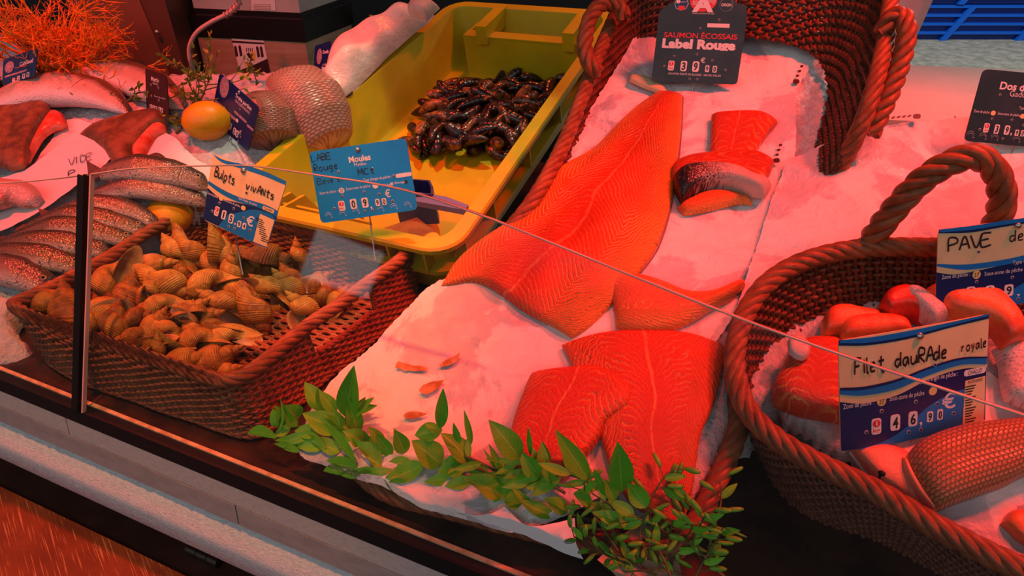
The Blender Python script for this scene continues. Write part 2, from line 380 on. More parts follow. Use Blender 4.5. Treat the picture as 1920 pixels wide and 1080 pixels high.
# ------------------------------------------------------------------ glass
def glass_mat():
    m, t, p = newmat('counter_glass'); t.nodes.remove(p)
    lw = N(t, 'ShaderNodeLayerWeight'); lw.inputs['Blend'].default_value = 0.5
    fr = math_(t, 'MULTIPLY_ADD', math_(t, 'POWER', lw.outputs['Facing'], 5.0), 0.9, 0.035).node
    tr = N(t, 'ShaderNodeBsdfTransparent'); tr.inputs['Color'].default_value = (0.975, 0.985, 0.98, 1)
    gl = N(t, 'ShaderNodeBsdfGlossy'); gl.inputs['Roughness'].default_value = 0.0
    mx = N(t, 'ShaderNodeMixShader'); L(t, fr.outputs[0], mx.inputs[0]); L(t, tr.outputs[0], mx.inputs[1]); L(t, gl.outputs[0], mx.inputs[2])
    L(t, mx.outputs[0], t.nodes['Material Output'].inputs['Surface']); return m
M_glass = glass_mat()
seam_b = at_z(153, 770, 0.); d_ = rays(165, 330); P_ = Cp + d_*(((seam_b-Cp)@gd)/(d_@gd)); seam = (P_-seam_b)/np.linalg.norm(P_-seam_b)
gn = np.cross(gd, seam); gn /= np.linalg.norm(gn)
def gl_pt(px, py): return on_plane(np.array(px, float), np.array(py, float), seam_b, gn)
def pane(top_px, ub0, ub1, label):
    top = gl_pt(*zip(*top_px)); us2 = (top-seam_b)@gd
    T = catmull(top, 60); uu = (T-seam_b)@gd; uu = ub0+(uu-uu[0])/(uu[-1]-uu[0])*((ub1 or uu[-1])-ub0); ub1 = ub1 or uu[-1]
    o = thing('glass_pane', label, 'glass pane', seam_b+gd*(ub0+ub1)/2, 'glass panes of the counter')
    Bt = seam_b+uu[:, None]*gd+0.001*ez
    m = M()
    for off, fl in ((0, False), (0.005, True)): m.grid(np.stack([Bt+gn*off, T+gn*off], 1), flip=fl)
    m.build('glass', M_glass, o, smooth=False)
    e = M(); e.grid(np.stack([T-gn*0.0002, T+gn*0.0052, T+gn*0.0056+seam*0.0017, T-gn*0.0004+seam*0.0017], 1), None, (False, True))
    e.build('polished_edge', M_edge, o); return o, Bt, T
M_edge = mat('polished_glass_edge', (0.74, 0.44, 0.37), 0.12, spec=0.8)
gp1, b1, t1 = pane([(-120, 349), (0, 345), (60, 341), (110, 336), (163, 329)], -0.30, -0.002, 'small left glass pane with black edge seal beside the trout')
m = M(); m.box(b1[-1]-gd*0.009-gn*0.001, gd*0.012, gn*0.008, (t1[-1]-b1[-1])); m.build('edge_seal', M_black, gp1, smooth=False)
gp2, b2, t2 = pane([(176, 328), (240, 319), (300, 315), (400, 312), (480, 313), (600, 330), (750, 355), (900, 403), (1050, 462), (1180, 515), (1400, 602), (1650, 690), (1920, 779), (2100, 838), (2500, 962)], 0.008, None, 'long leaning glass pane in front of the baskets and salmon')
m = M(); m.box(b2[0]-gd*0.001-gn*0.0005, gd*0.0022, gn*0.006, (t2[0]-b2[0])); m.build('polished_edge', M_edge, gp2, smooth=False)
GUARD = True
# ------------------------------------------------------------------ things behind the stall on the right
ledge_z = 0.26
lg = M(); p = [at_z(1600, 222, ledge_z), at_z(2100, 243, ledge_z), at_z(2100, 138, ledge_z), at_z(1640, 119, ledge_z), at_z(1500, 112, ledge_z)]
lg.prism(np.array(p)-ez*0.06, ez*0.06)
tag(lg.build('white_worktop', mat('white_worktop', (0.62, 0.60, 0.55), 0.5, (0.54, 0.5, 0.45), 6, 0.05, 100), smooth=False), 'white worktop ledge behind the ice on the right', 'worktop')
# blue stacking crates on the ground
def blue_crate(o0, wdt, dep, hgt, label):
    t_ = thing('blue_crate', label, 'crate', o0, 'blue crates stacked on the ground')
    o0 = np.array(o0) - np.array([wdt/2, 0, 0]); m = M(); rails = 4
    for k in range(rails):
        zz = k*hgt/rails
        m.box(o0+ez*(zz+hgt/rails*0.72), (wdt, 0, 0), (0, dep, 0), ez*hgt/rails*0.26)
    m.build('rail', M_blueplastic, t_, smooth=False)
    m = M(); m.box(o0+np.array([0, 0.03, 0]), (wdt, 0, 0), (0, dep-.06, 0), ez*hgt*0.96); m.build('side_panel', mat('blue_panel', (0.0, 0.022, 0.20), 0.5), t_, smooth=False)
    for k in range(3):
        m = M(); x = wdt*(0.16+0.34*k)
        m.add(*_strut(o0, x, hgt, dep)); m.build('strut', M_blueplastic, t_, smooth=False)
def _strut(o0, x, h, dep):
    v = []
    for zz, s in ((0, 0.0), (h, 0.16)):
        for dx, dy in ((0, -.01), (.05, -.01), (.05, .02), (0, .02)): v.append(o0+np.array([x+s+dx, dy, zz]))
    return v, [(0, 1, 2, 3), (4, 5, 6, 7), (0, 1, 5, 4), (1, 2, 6, 5), (2, 3, 7, 6), (3, 0, 4, 7)]
gy = float(at_z(1800, 76, z0)[1])
for k, lab in enumerate(('blue plastic crate standing on the asphalt, lowest of the stack', 'blue plastic crate stacked on top of another, cut by the photo edge')):
    blue_crate((3.95+0.05*k, gy, z0+0.27*k), 1.75, 0.6, 0.262, lab)
# ribbed pale plastic tub behind the salmon basket's handle
rb = M(); b_ = at_z(1668, 122, ledge_z+0.001); 
tubm = mat('pink_lit_plastic', (0.62, 0.52, 0.50), 0.45, (0.5, 0.4, 0.4), 9)
for k, (r0, r1, h0, h1) in enumerate(((0.085, 0.105, 0, 0.16),)):
    cx = b_+np.array([-0.03, 0.07, 0]); a = np.linspace(0, 2*PI, 49)[:-1]
    rad = 1+0.035*(np.sign(np.sin(a*9)) > 0)
    rings = [cx+np.stack([np.cos(a)*rad*r_, np.sin(a)*rad*r_, a*0+h], -1) for r_, h in ((0.001, 0), (r0, 0), (r1, h1), (r1*1.08, h1), (r1*1.08, h1+.012), (r1*.9, h1+.012), (r0*.9, 0.01), (0.001, 0.01))]
    rb.grid(np.stack(rings), None, (False, True))
tag(rb.build('plastic_tub', tubm, auto=35), 'pale ribbed plastic tub on the worktop beyond the basket handle', 'tub')
# ------------------------------------------------------------------ ice
def field(name, poly, surf, m, label, res=0.009, amp=0.004, f=30, seed=2, cat='ice', px=True, depth=0.05):
    poly = np.array(poly, float)
    P = hit(poly[:, 0], poly[:, 1], surf)[:, :2] if px else poly
    lo, hi = P.min(0), P.max(0); xs = np.arange(lo[0], hi[0]+res, res); ys = np.arange(lo[1], hi[1]+res, res)
    X, Y = np.meshgrid(xs, ys, indexing='ij'); ins = np.zeros(X.shape, bool); n = len(P)
    for i in range(n):
        (x1, y1), (x2, y2) = P[i], P[(i+1) % n]
        c = ((y1 > Y) != (y2 > Y)) & (X < (x2-x1)*(Y-y1)/(y2-y1+1e-12)+x1); ins ^= c
    Z = surf(X, Y)+amp*wob(X, Y, f, seed)+amp*0.8*wob(X, Y, f*2.7, seed+1)+amp*0.8*(np.random.RandomState(seed).rand(*X.shape)-.5)
    idx = -np.ones(X.shape, int); use = np.zeros(X.shape, bool)
    cell = ins[:-1, :-1] & ins[1:, :-1] & ins[1:, 1:] & ins[:-1, 1:]
    for di in (0, 1):
        for dj in (0, 1): use[di:use.shape[0]-1+di, dj:use.shape[1]-1+dj] |= cell
    idx[use] = np.arange(use.sum()); V = np.stack([X[use], Y[use], Z[use]], -1); F = []
    I, J = np.nonzero(cell)
    for i, j in zip(I, J): F.append((idx[i, j], idx[i+1, j], idx[i+1, j+1], idx[i, j+1]))
    # skirt down the outside so that the heap has a body
    from collections import Counter
    ed = {}
    for q in F:
        for k in range(4):
            e = (q[k], q[(k+1) % 4]); r_ = (e[1], e[0])
            if r_ in ed: del ed[r_]
            else: ed[e] = 1
    nv = len(V); bot = {}
    V2 = [V]; extra = []
    for (a, b) in ed:
        for k in (a, b):
            if k not in bot: bot[k] = nv+len(extra); extra.append(V[k]-np.array([0, 0, depth]))
        F.append((b, a, bot[a], bot[b]))
    V = np.vstack([V, np.array(extra)]) if extra else V
    o = M().add(V, F).build(name, m)
    return tag(o, label, cat, kind='stuff')
_FL, _BL = np.array([-0.547, 1.176]), np.array([-0.150, 1.910])
def _dip(x, y):                                     # the ice falls away beside the yellow crate
    d = (_BL-_FL)/np.linalg.norm(_BL-_FL); e = -((x-_FL[0])*d[1]-(y-_FL[1])*d[0]); t = np.clip((0.17-e)/0.17, 0, 1.35)
    return 0.085*t*t
_S0 = plane(0.30, 0.030, 0.006, 3.5, 5)
S_left = lambda x, y: _S0(x, y)-_dip(x, y)
S_main = plane(0.40, 0.034, 0.006, 3.0, 8)      # salmon basket bed
S_right = lambda x, y: plane(0.40, 0.035, 0.006, 3.0, 8)(x, y) + 0.012*np.exp(-((uof(x, y)-1.05)/0.22)**2)
field('crushed_ice', [(0, 60), (-250, 150), (-300, 520), (-120, 690), (40, 700), (95, 700), (20, 600), (20, 570), (150, 500), (300, 430), (392, 378), (470, 330), (520, 300), (590, 245), (668, 178), (720, 110), (560, 135), (420, 135), (200, 150)], S_left, M_ice, 'bed of crushed ice under the whole fish and trout on the left', 0.007, 0.0026, 34)
field('crushed_ice', [(1485, 40), (1545, 80), (1575, 255), (1660, 235), (1850, 210), (2050, 220), (2050, 520), (1400, 760), (1330, 900), (1290, 960), (1180, 950), (950, 800), (800, 640), (1000, 420), (1150, 200), (1260, 60)], lambda x, y: S_main(x, y)-0.006, M_ice, 'crushed ice filling the salmon basket under the white paper', 0.007, 0.0022, depth=0.10)
# ------------------------------------------------------------------ wicker baskets
# rectangular basket of the whelks
RZ = 0.098
rim_px = [(28, 575), (60, 596), (110, 618), (194, 644), (250, 664), (305, 680), (361, 699), (410, 712), (447, 708), (477, 692), (523, 655), (578, 610), (632, 574), (683, 535), (729, 503), (762, 476), (768, 463), (745, 456), (710, 453), (632, 441), (547, 425), (470, 409), (410, 394), (385, 388), (362, 390), (336, 402), (282, 432), (242, 458), (201, 483), (161, 505), (107, 534), (55, 557), (34, 566)]
rp = at_z(*np.array(rim_px, float).T, RZ)
NS = 236
rim = catmull(rp, NS, True); top = rim-ez*0.010
cb = at_z(*np.array([(86, 690), (492, 808), (790, 565), (410, 470)], float).T, 0.006); cen_t = rim.mean(0); cen_b = cb.mean(0)
# base rail: the rim pulled in and down
corner_t = at_z(*np.array([(28, 575), (447, 710), (768, 464), (378, 386)], float).T, RZ)
Afit, *_ = np.linalg.lstsq(np.c_[corner_t[:, :2], np.ones(4)], cb[:, :2], rcond=None)
bot = np.c_[np.c_[rim[:, :2], np.ones(NS)]@Afit, np.full(NS, 0.008)]
bot[:, :2] = cen_b[:2]+(bot[:, :2]-cen_b[:2])*0.985
q_ = qof(bot[:, 0], bot[:, 1]); push = np.maximum(0, 0.026-q_); bot[:, :2] += push[:, None]*nb[:2]
def nearest(P, pt): return int(np.argmin(np.linalg.norm(P-pt, axis=1)))
ia, ib = nearest(rim, at_z(np.float64(578), np.float64(610), RZ)), nearest(rim, at_z(np.float64(688), np.float64(531), RZ))
ja, jb = nearest(rim, at_z(np.float64(285), np.float64(430), RZ)), nearest(rim, at_z(np.float64(160), np.float64(505), RZ))
holes = [(min(ia, ib), max(ia, ib), 0.50), (min(ja, jb), max(ja, jb), 0.42)]
bk = thing('wicker_basket', 'rectangular brown wicker basket full of whelks behind the left glass', 'basket', (cen_b[0], cen_b[1], 0.002))
m = M(); weave(m, top, bot, 17, 0.00255, 0.00255, 0.0034, holes, seed=3); stakes(m, top, bot, 0.0028, holes)
for (a, b, t0) in holes:                           # rope along the lower lip of the hand holes
    rope(m, (bot+(top-bot)*(t0+.02))[a:b], 0.0028, 0.0028, 3, 0.03, 5)
m.build('woven_side', M_wick, bk)
m = M(); rope(m, catmull(rp, 520, True), 0.0058, 0.0052, 5, 0.085, 6, True); m.build('rim', M_wick, bk)
m = M(); rope(m, bot, 0.003, 0.003, 3, 0.04, 5, True); m.build('base_hoop', M_wick, bk)
# woven bottom: strands across between the long sides
m = M(); c4 = np.array([np.c_[np.c_[corner_t[:, :2], np.ones(4)]@Afit, np.full(4, 0.012)]]).reshape(4, 3)
c4[:, :2] = c4.mean(0)[:2]+(c4[:, :2]-c4.mean(0)[:2])*0.96
for k in range(46):
    t_ = (k+.5)/46; p0 = c4[0]+(c4[3]-c4[0])*t_; p1 = c4[1]+(c4[2]-c4[1])*t_
    s = np.linspace(0, 1, 41)[:, None]; P = p0+(p1-p0)*s; P[:, 2] += 0.0022*np.cos(PI*(np.arange(41)/2+k)); m.tube(P, 0.0033, 5, False, ez)
for k in range(20):
    t_ = (k+.5)/20; p0 = c4[0]+(c4[1]-c4[0])*t_; p1 = c4[3]+(c4[2]-c4[3])*t_; m.tube(np.array([p0, (p0+p1)/2, p1]), 0.0026, 5, False, ez)
m.build('woven_bottom', M_wick, bk)
# big tilted salmon basket: rim traced round the ice bed, higher towards the back
def rim3(pts, base): 
    a = np.array(pts, float); out = []
    for x, y, o in pts:
        out.append(hit(np.array([x], float), np.array([y], float), (lambda o: (lambda X, Y: 0.40*qof(X, Y)+0.034+o))(o))[0])
    return np.array(out)
sal_rim = [(1292, 1000, 0.0), (1345, 900, 0.0), (1384, 800, 0.0), (1378, 700, -0.02), (1390, 590, -0.045), (1460, 460, -0.04), (1550, 350, -0.01), (1608, 250, 0.07), (1640, 160, 0.11), (1662, 60, 0.13), (1668, -60, 0.15), (1600, -130, 0.16), (1420, -150, 0.16), (1260, -110, 0.13), (1190, -40, 0.08), (1140, 60, 0.045), (1098, 165, 0.03), (1055, 275, 0.022), (1000, 375, 0.016), (930, 460, -0.006), (850, 560, -0.018), (770, 660, -0.025), (690, 760, -0.025), (660, 850, -0.025), (720, 920, -0.025), (860, 960, -0.025), (1020, 1000, -0.022), (1180, 1030, -0.015), (1255, 1030, -0.004)]
rs = rim3(sal_rim, 0); NS2 = 400
rim2 = catmull(rs, NS2, True); cen = rim2.mean(0); top2 = rim2-ez*0.006
inw = rim2-cen; inw[:, 2] = 0; inw /= np.linalg.norm(inw, axis=1, keepdims=True)
hgt = np.clip(0.16+0*rim2[:, 2], 0, None)
bot2 = rim2-inw*0.075-ez*0.17; bot2[:, 2] = np.maximum(bot2[:, 2], 0.012)
sb = thing('wicker_basket', 'very large tilted wicker basket lined with white paper that holds the salmon', 'basket', (cen[0], cen[1], 0.003))
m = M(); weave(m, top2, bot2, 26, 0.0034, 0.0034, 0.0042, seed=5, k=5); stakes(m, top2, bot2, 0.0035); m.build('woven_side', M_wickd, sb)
m = M(); rope(m, catmull(rs, 620, True), 0.0066, 0.0058, 5, 0.09, 6, True); m.build('rim', M_wick, sb)
def handle(pts, parent, R=0.0075, r=0.0062, strands=4, pitch=0.075, n=120):
    P = catmull(np.array(pts), n); m = M(); rope(m, P, R, r, strands, pitch, 6, False, np.linalg.svd(P-P.mean(0))[2][2]); return m.build('handle', M_wick, parent)
sf = lambda o: (lambda X, Y: 0.40*qof(X, Y)+0.034+o)
def hp(x, y, o): return hit(np.array([x], float), np.array([y], float), sf(o))[0]
handle([hp(1172, 35, .075), hp(1160, 12, .09), hp(1132, 6, .10), hp(1110, 28, .10), hp(1099, 62, .09), hp(1097, 95, .075), hp(1107, 122, .06), hp(1122, 138, .045)], sb)
handle([hp(1655, 62, .135), hp(1668, 38, .15), hp(1690, 30, .155), hp(1700, 52, .15), hp(1697, 85, .135), hp(1685, 130, .115), hp(1666, 180, .095), hp(1645, 225, .075), hp(1632, 252, .06)], sb)
# round basket on the right
S_rb = lambda o: (lambda X, Y: 0.42*qof(X, Y)+0.072+o)
rb_px = [(1381, 640), (1379, 700), (1398, 762), (1445, 815), (1520, 862), (1640, 920), (1760, 990), (1925, 1070), (2080, 1110), (2300, 1050), (2380, 900), (2330, 740), (2200, 600), (2030, 505), (1850, 468), (1745, 464), (1640, 464), (1560, 474), (1490, 497), (1435, 535), (1398, 588)]
r3 = hit(*np.array(rb_px, float).T, S_rb(0)); NS3 = 330
rim3_ = catmull(r3, NS3, True); cen3 = rim3_.mean(0); inw3 = rim3_-cen3; inw3[:, 2] = 0; inw3 /= np.linalg.norm(inw3, axis=1, keepdims=True)
bot3 = rim3_-inw3*0.06-ez*0.125; bot3[:, 2] = np.maximum(bot3[:, 2], 0.02); top3 = rim3_-ez*0.008
rbk = thing('wicker_basket', 'round dark wicker basket with an arched handle holding fish fillets', 'basket', (cen3[0], cen3[1], 0.01))
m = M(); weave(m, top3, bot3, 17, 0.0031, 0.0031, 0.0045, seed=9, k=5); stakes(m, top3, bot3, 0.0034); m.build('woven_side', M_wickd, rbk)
m = M(); rope(m, catmull(r3, 560, True), 0.0068, 0.0060, 5, 0.085, 6, True); m.build('rim', M_wick, rbk)
k0 = nearest(rim3_, hit(np.array([1640.]), np.array([464.]), S_rb(0))[0]); k1 = nearest(rim3_, hit(np.array([1850.]), np.array([468.]), S_rb(0))[0])
pa, pb = rim3_[k0], rim3_[k1]
_o = pa-cen3; _o[2] = 0; _o /= np.linalg.norm(_o); _o2 = pb-cen3; _o2[2] = 0; _o2 /= np.linalg.norm(_o2)
hd_ = [pa-ez*0.022+_o*0.014, pa+ez*0.004+_o*0.008]
for fx, fy, fz in ((0.05, 0, .045), (0.22, 0, .088), (0.42, 0, .112), (0.62, 0, .118), (0.82, 0, .098), (0.96, 0, .06)):
    hd_.append(pa+(pb-pa)*fx+ez*fz)
hd_ += [pb+ez*0.004+_o2*0.008, pb-ez*0.022+_o2*0.014]
handle(hd_, rbk, 0.0085, 0.0072, 4, 0.085, 150)
# ------------------------------------------------------------------ sheets and fillets laid on the bed
def slab(rails, surf, T, nu=16, nv=48, p=4.0, ends=(1, 1), wr=0.0, wf=9, wseed=3, off=0.0, jag=0.0, curl=None, close=True):
    """rails: 2+ pixel polylines from one end to the other; laid on surf with a domed thickness T"""
    R = [catmull(np.c_[np.array(r, float), np.zeros(len(r))], nv)[:, :2] for r in rails]
    t = np.linspace(0, 1, nv); tv = 0.5-0.5*np.cos(PI*t) if T else t
    R = [np.stack([np.interp(tv, t, r[:, k]) for k in (0, 1)], -1) for r in R]
    tu = np.linspace(0, 1, nu); tu = 0.5-0.5*np.cos(PI*tu) if T else tu
    R = np.stack(R)                                                   # rails x nv x 2
    m_ = len(R); G = np.zeros((nu, nv, 2))
    for j in range(nv):
        x = np.linspace(0, 1, m_); G[:, j] = np.stack([np.interp(tu, x, R[:, j, k]) for k in (0, 1)], -1) if m_ > 2 else R[0, j]+(R[1, j]-R[0, j])*tu[:, None]
    if m_ > 2:
        for j in range(nv):
            cc = catmull(np.c_[R[:, j], np.zeros(m_)], 90)[:, :2]; s = np.linspace(0, 1, 90)
            G[:, j] = np.stack([np.interp(tu, s, cc[:, k]) for k in (0, 1)], -1)
    if jag:
        r_ = np.random.RandomState(wseed)
        for side in (0, nu-1): G[side] += np.cumsum((r_.rand(nv, 2)-.5)*jag, 0)*0.35+(r_.rand(nv, 2)-.5)*jag
        for side in (0, nv-1): G[:, side] += (r_.rand(nu, 2)-.5)*jag
    P = hit(G[..., 0], G[..., 1], surf); e = 1e-3
    nx = -(surf(P[..., 0]+e, P[..., 1])-surf(P[..., 0]-e, P[..., 1]))/(2*e); ny = -(surf(P[..., 0], P[..., 1]+e)-surf(P[..., 0], P[..., 1]-e))/(2*e)
    nn = np.stack([nx, ny, np.ones_like(nx)], -1); nn /= np.linalg.norm(nn, axis=-1, keepdims=True)
    hu = (1-np.abs(2*tu-1)**p)**(1/p); hv = np.ones(nv)
    a = (1-np.clip(1-tv*4, 0, 1)**p)**(1/p); b = (1-np.clip(1-(1-tv)*4, 0, 1)**p)**(1/p)
    if ends[0]: hv = hv*a
    if ends[1]: hv = hv*b
    h = T*hu[:, None]*hv[None]
    if wr: h = h+wr*(wob(P[..., 0], P[..., 1], wf, wseed)*(np.minimum(1, hu[:, None]*hv[None]+.15) if T else 1)+(-0.8*np.abs(wob(P[..., 0], P[..., 1], wf*1.7, wseed+9)) if not T else 0))
    if curl is not None: h = h+curl(tu[:, None], tv[None])
    top = P+nn*(h+off)[..., None]
    uv = np.stack(np.broadcast_arrays(tu[:, None], tv[None]), -1); m = M(); m.grid(top, uv, flip=False)
    if T and close:
        lowg = P+nn*(off-0.0006); ring = [(0, j) for j in range(nv)]+[(i, nv-1) for i in range(1, nu)]+[(nu-1, j) for j in range(nv-2, -1, -1)]+[(i, 0) for i in range(nu-2, 0, -1)]
        n0 = len(ring); a_ = np.array([top[i, j] for i, j in ring]); b_ = np.array([lowg[i, j] for i, j in ring])
        uvr = np.array([uv[i, j] for i, j in ring])
        m.add(np.vstack([a_, b_]), [(i, (i+1) % n0, n0+(i+1) % n0, n0+i) for i in range(n0)]+[tuple(range(n0, 2*n0))], np.vstack([uvr, uvr]))
    return m
def salmon_mat(name, length, width, cx=0.5, period=0.0085, slant=0.9, red=(0.64, 0.036, 0.003), edge=(0.90, 0.27, 0.014), line=(1.0, 0.60, 0.16), lo=0.5, stripe=1.0):
    m, t, p = newmat(name); tc = N(t, 'ShaderNodeTexCoord'); sp = N(t, 'ShaderNodeSeparateXYZ'); L(t, tc.outputs['UV'], sp.inputs[0])
    ob = tc.outputs['Object']; n1 = noise(t, ob, 28, 3); n2 = noise(t, ob, 120, 3)
    u = math_(t, 'SUBTRACT', sp.outputs[0], cx); au = math_(t, 'ABSOLUTE', math_(t, 'ADD', u, math_(t, 'MULTIPLY', math_(t, 'SUBTRACT', n1, 0.5), 0.05)))
    # fat lines sweep back on both sides of the centre line, with a second bend towards the flank
    bend = math_(t, 'ADD', math_(t, 'ADD', math_(t, 'MULTIPLY', au, slant*width), math_(t, 'MULTIPLY', math_(t, 'MAXIMUM', math_(t, 'SUBTRACT', au, 0.27), 0.0), -2.6*slant*width)), math_(t, 'MULTIPLY', math_(t, 'SINE', math_(t, 'MULTIPLY', au, 14.0)), 0.006))
    s = math_(t, 'ADD', math_(t, 'MULTIPLY', sp.outputs[1], length), bend)
    s = math_(t, 'ADD', s, math_(t, 'MULTIPLY', math_(t, 'SUBTRACT', n1, 0.5), 0.030))
    s = math_(t, 'ADD', s, math_(t, 'MULTIPLY', math_(t, 'SUBTRACT', n2, 0.5), 0.004))
    fr = math_(t, 'ABSOLUTE', math_(t, 'SUBTRACT', math_(t, 'FRACT', math_(t, 'DIVIDE', s, period)), 0.5))
    ln = math_(t, 'SUBTRACT', 1.0, math_(t, 'DIVIDE', fr, 0.22, 0, True), 0, True)
    ln = math_(t, 'MULTIPLY', ln, math_(t, 'MULTIPLY_ADD', au, 2.6, 0.12, True))
    ln = math_(t, 'MULTIPLY', ln, ramp(t, noise(t, ob, 22, 2), [(0.34, (0.15,)*3), (0.6, (1,)*3)]))
    base = mixc(t, math_(t, 'MULTIPLY', math_(t, 'POWER', au, 2.0), 3.2, 0, True), red, edge)
    c = mixc(t, math_(t, 'MULTIPLY', ln, 0.95), base, line)
    cs = math_(t, 'SUBTRACT', 1.0, math_(t, 'DIVIDE', au, 0.016, 0, True), 0, True)
    cs = math_(t, 'MULTIPLY', cs, ramp(t, n2, [(0.35, (0.3,)*3), (0.55, (1,)*3)]))
    c = mixc(t, math_(t, 'MULTIPLY', cs, 0.75*stripe), c, (0.90, 0.38, 0.12)); dk = ramp(t, noise(t, ob, 9, 4, 0.6), [(0.35, (0.78,)*3), (0.6, (1,)*3)]); c = mixc(t, 1.0, c, dk, 'MULTIPLY'); L(t, c, p.inputs['Base Color'])
    p.inputs['Roughness'].default_value = 0.24; p.inputs['Specular IOR Level'].default_value = 0.6
    bumpn(t, p, math_(t, 'ADD', math_(t, 'MULTIPLY', ln, 0.8), math_(t, 'MULTIPLY', noise(t, ob, 300, 4), 1.6)), 0.7, 0.0022)
    return m
def skin_mat(name, dark=(0.02, 0.018, 0.02), pale=(0.55, 0.42, 0.40), sc_=(70, 90, 1), thr=(0.42, 0.6), grad=0.0):
    m, t, p = newmat(name); tc = N(t, 'ShaderNodeTexCoord'); v = N(t, 'ShaderNodeTexVoronoi'); mp = N(t, 'ShaderNodeMapping'); mp.inputs['Scale'].default_value = sc_
    L(t, tc.outputs['UV'], mp.inputs[0]); L(t, mp.outputs[0], v.inputs['Vector']); v.inputs['Scale'].default_value = 1.0
    sp = N(t, 'ShaderNodeSeparateXYZ'); L(t, tc.outputs['UV'], sp.inputs[0])
    f = math_(t, 'ADD', math_(t, 'MULTIPLY', v.outputs['Distance'], 0.45), math_(t, 'MULTIPLY_ADD', sp.outputs[1], grad, 0.2 if not grad else -0.12))
    L(t, ramp(t, math_(t, 'ADD', f, math_(t, 'MULTIPLY', noise(t, tc.outputs['Object'], 60), 0.3)), [(thr[0], dark), (thr[1]+.1, pale)]), p.inputs['Base Color'])
    p.inputs['Roughness'].default_value = 0.28; bumpn(t, p, v.outputs['Distance'], 0.5, 0.0015); return m
def blot(m, px, surf, off=0.0052):
    a = catmull(np.c_[np.array(px, float), np.zeros(len(px))], max(16, 3*len(px)), True)[:, :2]; P = hit(a[:, 0], a[:, 1], surf)+ez*off; n_ = len(P); c_ = P.mean(0)
    m.add(np.vstack([P, [c_]]), [(i, (i+1) % n_, n_) for i in range(n_)])
M_stain = mat('fish_juice_stain', (0.40, 0.13, 0.03), 0.3, (0.62, 0.30, 0.14), 60); M_mark = mat('printed_mark', (0.10, 0.05, 0.05), 0.6)
# white paper over the basket, its torn lower edge by the tray
jj = 3.0
mp_ = slab([[(1228, 14), (1168, 110), (1112, 205), (1072, 285), (1010, 372), (925, 448), (850, 520), (800, 545), (772, 578), (700, 652), (642, 700), (596, 755), (572, 800), (560, 850)],
            [(1330, 10), (1270, 130), (1220, 230), (1200, 320), (1150, 420), (1080, 520), (1000, 600), (930, 680), (880, 730), (800, 800), (740, 850), (690, 880), (650, 900), (620, 905)],
            [(1440, 28), (1400, 130), (1360, 240), (1340, 340), (1290, 450), (1230, 560), (1180, 650), (1130, 740), (1080, 800), (1000, 850), (930, 900), (860, 940), (800, 965), (745, 952)],
            [(1542, 22), (1537, 95), (1493, 175), (1487, 290), (1440, 420), (1402, 540), (1335, 640), (1270, 720), (1220, 830), (1150, 900), (1080, 950), (1010, 985), (930, 1000), (845, 990)]],
           S_main, 0, 90, 190, wr=0.0028, wf=7, off=0.004, jag=jj)
pp = tag(mp_.build('wrapping_paper', M_paper), 'large damp white paper lining the salmon basket', 'paper')
mp2 = slab([[(1478, 305), (1425, 440), (1385, 560), (1365, 640)], [(1560, 268), (1520, 360), (1470, 450), (1430, 545)], [(1655, 240), (1630, 320), (1600, 400), (1560, 500)], [(1760, 228), (1765, 320), (1765, 400), (1765, 490)], [(1925, 228), (1930, 320), (1935, 410), (1940, 500)], [(2080, 240), (2080, 340), (2080, 430), (2080, 540)]],
           S_right, 0, 130, 90, wr=0.0075, wf=3.6, wseed=21, off=0.009, jag=2.0)
pp2 = tag(mp2.build('wrapping_paper', M_paper2), 'wide creased white paper covering the ice mound behind the round basket', 'paper')
for q in [[(1664+10*k, 243-k), (1670+10*k, 240-k), (1672+10*k, 242-k), (1667+10*k, 245-k)] for k in range(4)]+[[(1706, 237), (1718, 236), (1718, 244), (1706, 244)]]:
    m = M(); blot(m, q, S_right, 0.0175); m.build('printed_symbol', M_mark, pp2)
# loose paper corner at the front that catches the daylight
S_fl = plane(0.40, 0.046)
fl = slab([[(832, 1001), (890, 1018), (960, 1042), (1080, 1082)], [(880, 985), (930, 1000), (1000, 1020), (1081, 1050)], [(910, 970), (960, 985), (1020, 995), (1080, 1010)], [(946, 951), (990, 988), (1040, 982), (1078, 972)]], S_fl, 0, 24, 40, off=0.004, wr=0.0015, wseed=5)
tag(fl.build('paper_corner', M_sheet), 'bluish white loose paper corner folded over at the front glass', 'paper')
# ------------------------------------------------------------------ salmon
def fillet(name, label, rails, mats, T=0.018, surf=S_main, off=0.005, cat='fish fillet', group=None, **kw):
    m = slab(rails, surf, T, off=off, **kw); return tag(m.build(name, mats), label, cat, group)
for px in ([(742, 700), (748, 688), (757, 692), (768, 698), (785, 696), (802, 701), (797, 706), (778, 703), (760, 706), (751, 701)], [(786, 744), (794, 733), (808, 729), (833, 723), (824, 734), (812, 736), (806, 748), (795, 746)], [(757, 791), (766, 783), (781, 784), (802, 786), (792, 791), (778, 795), (768, 796)], [(824, 697), (836, 686), (851, 680), (863, 672), (856, 685), (845, 689), (836, 697)]):
    m = M(); blot(m, px, S_main, 0.0095); m.build('juice_stain', M_stain, pp)
for cx, cy, dx, dy in ((1490, 150, 4, -9), (1453, 298, 3, -9)):
    for k in range(4):
        x, y = cx+dx*k, cy+dy*k+14; m = M(); blot(m, [(x-5, y-3), (x+5, y-4), (x+6, y+3), (x-4, y+4)] if k in (0,) else [(x-4, y-3), (x+1, y-4), (x+2, y-1), (x-3, y+1)], S_main, 0.0095); m.build('printed_symbol', M_mark, pp)
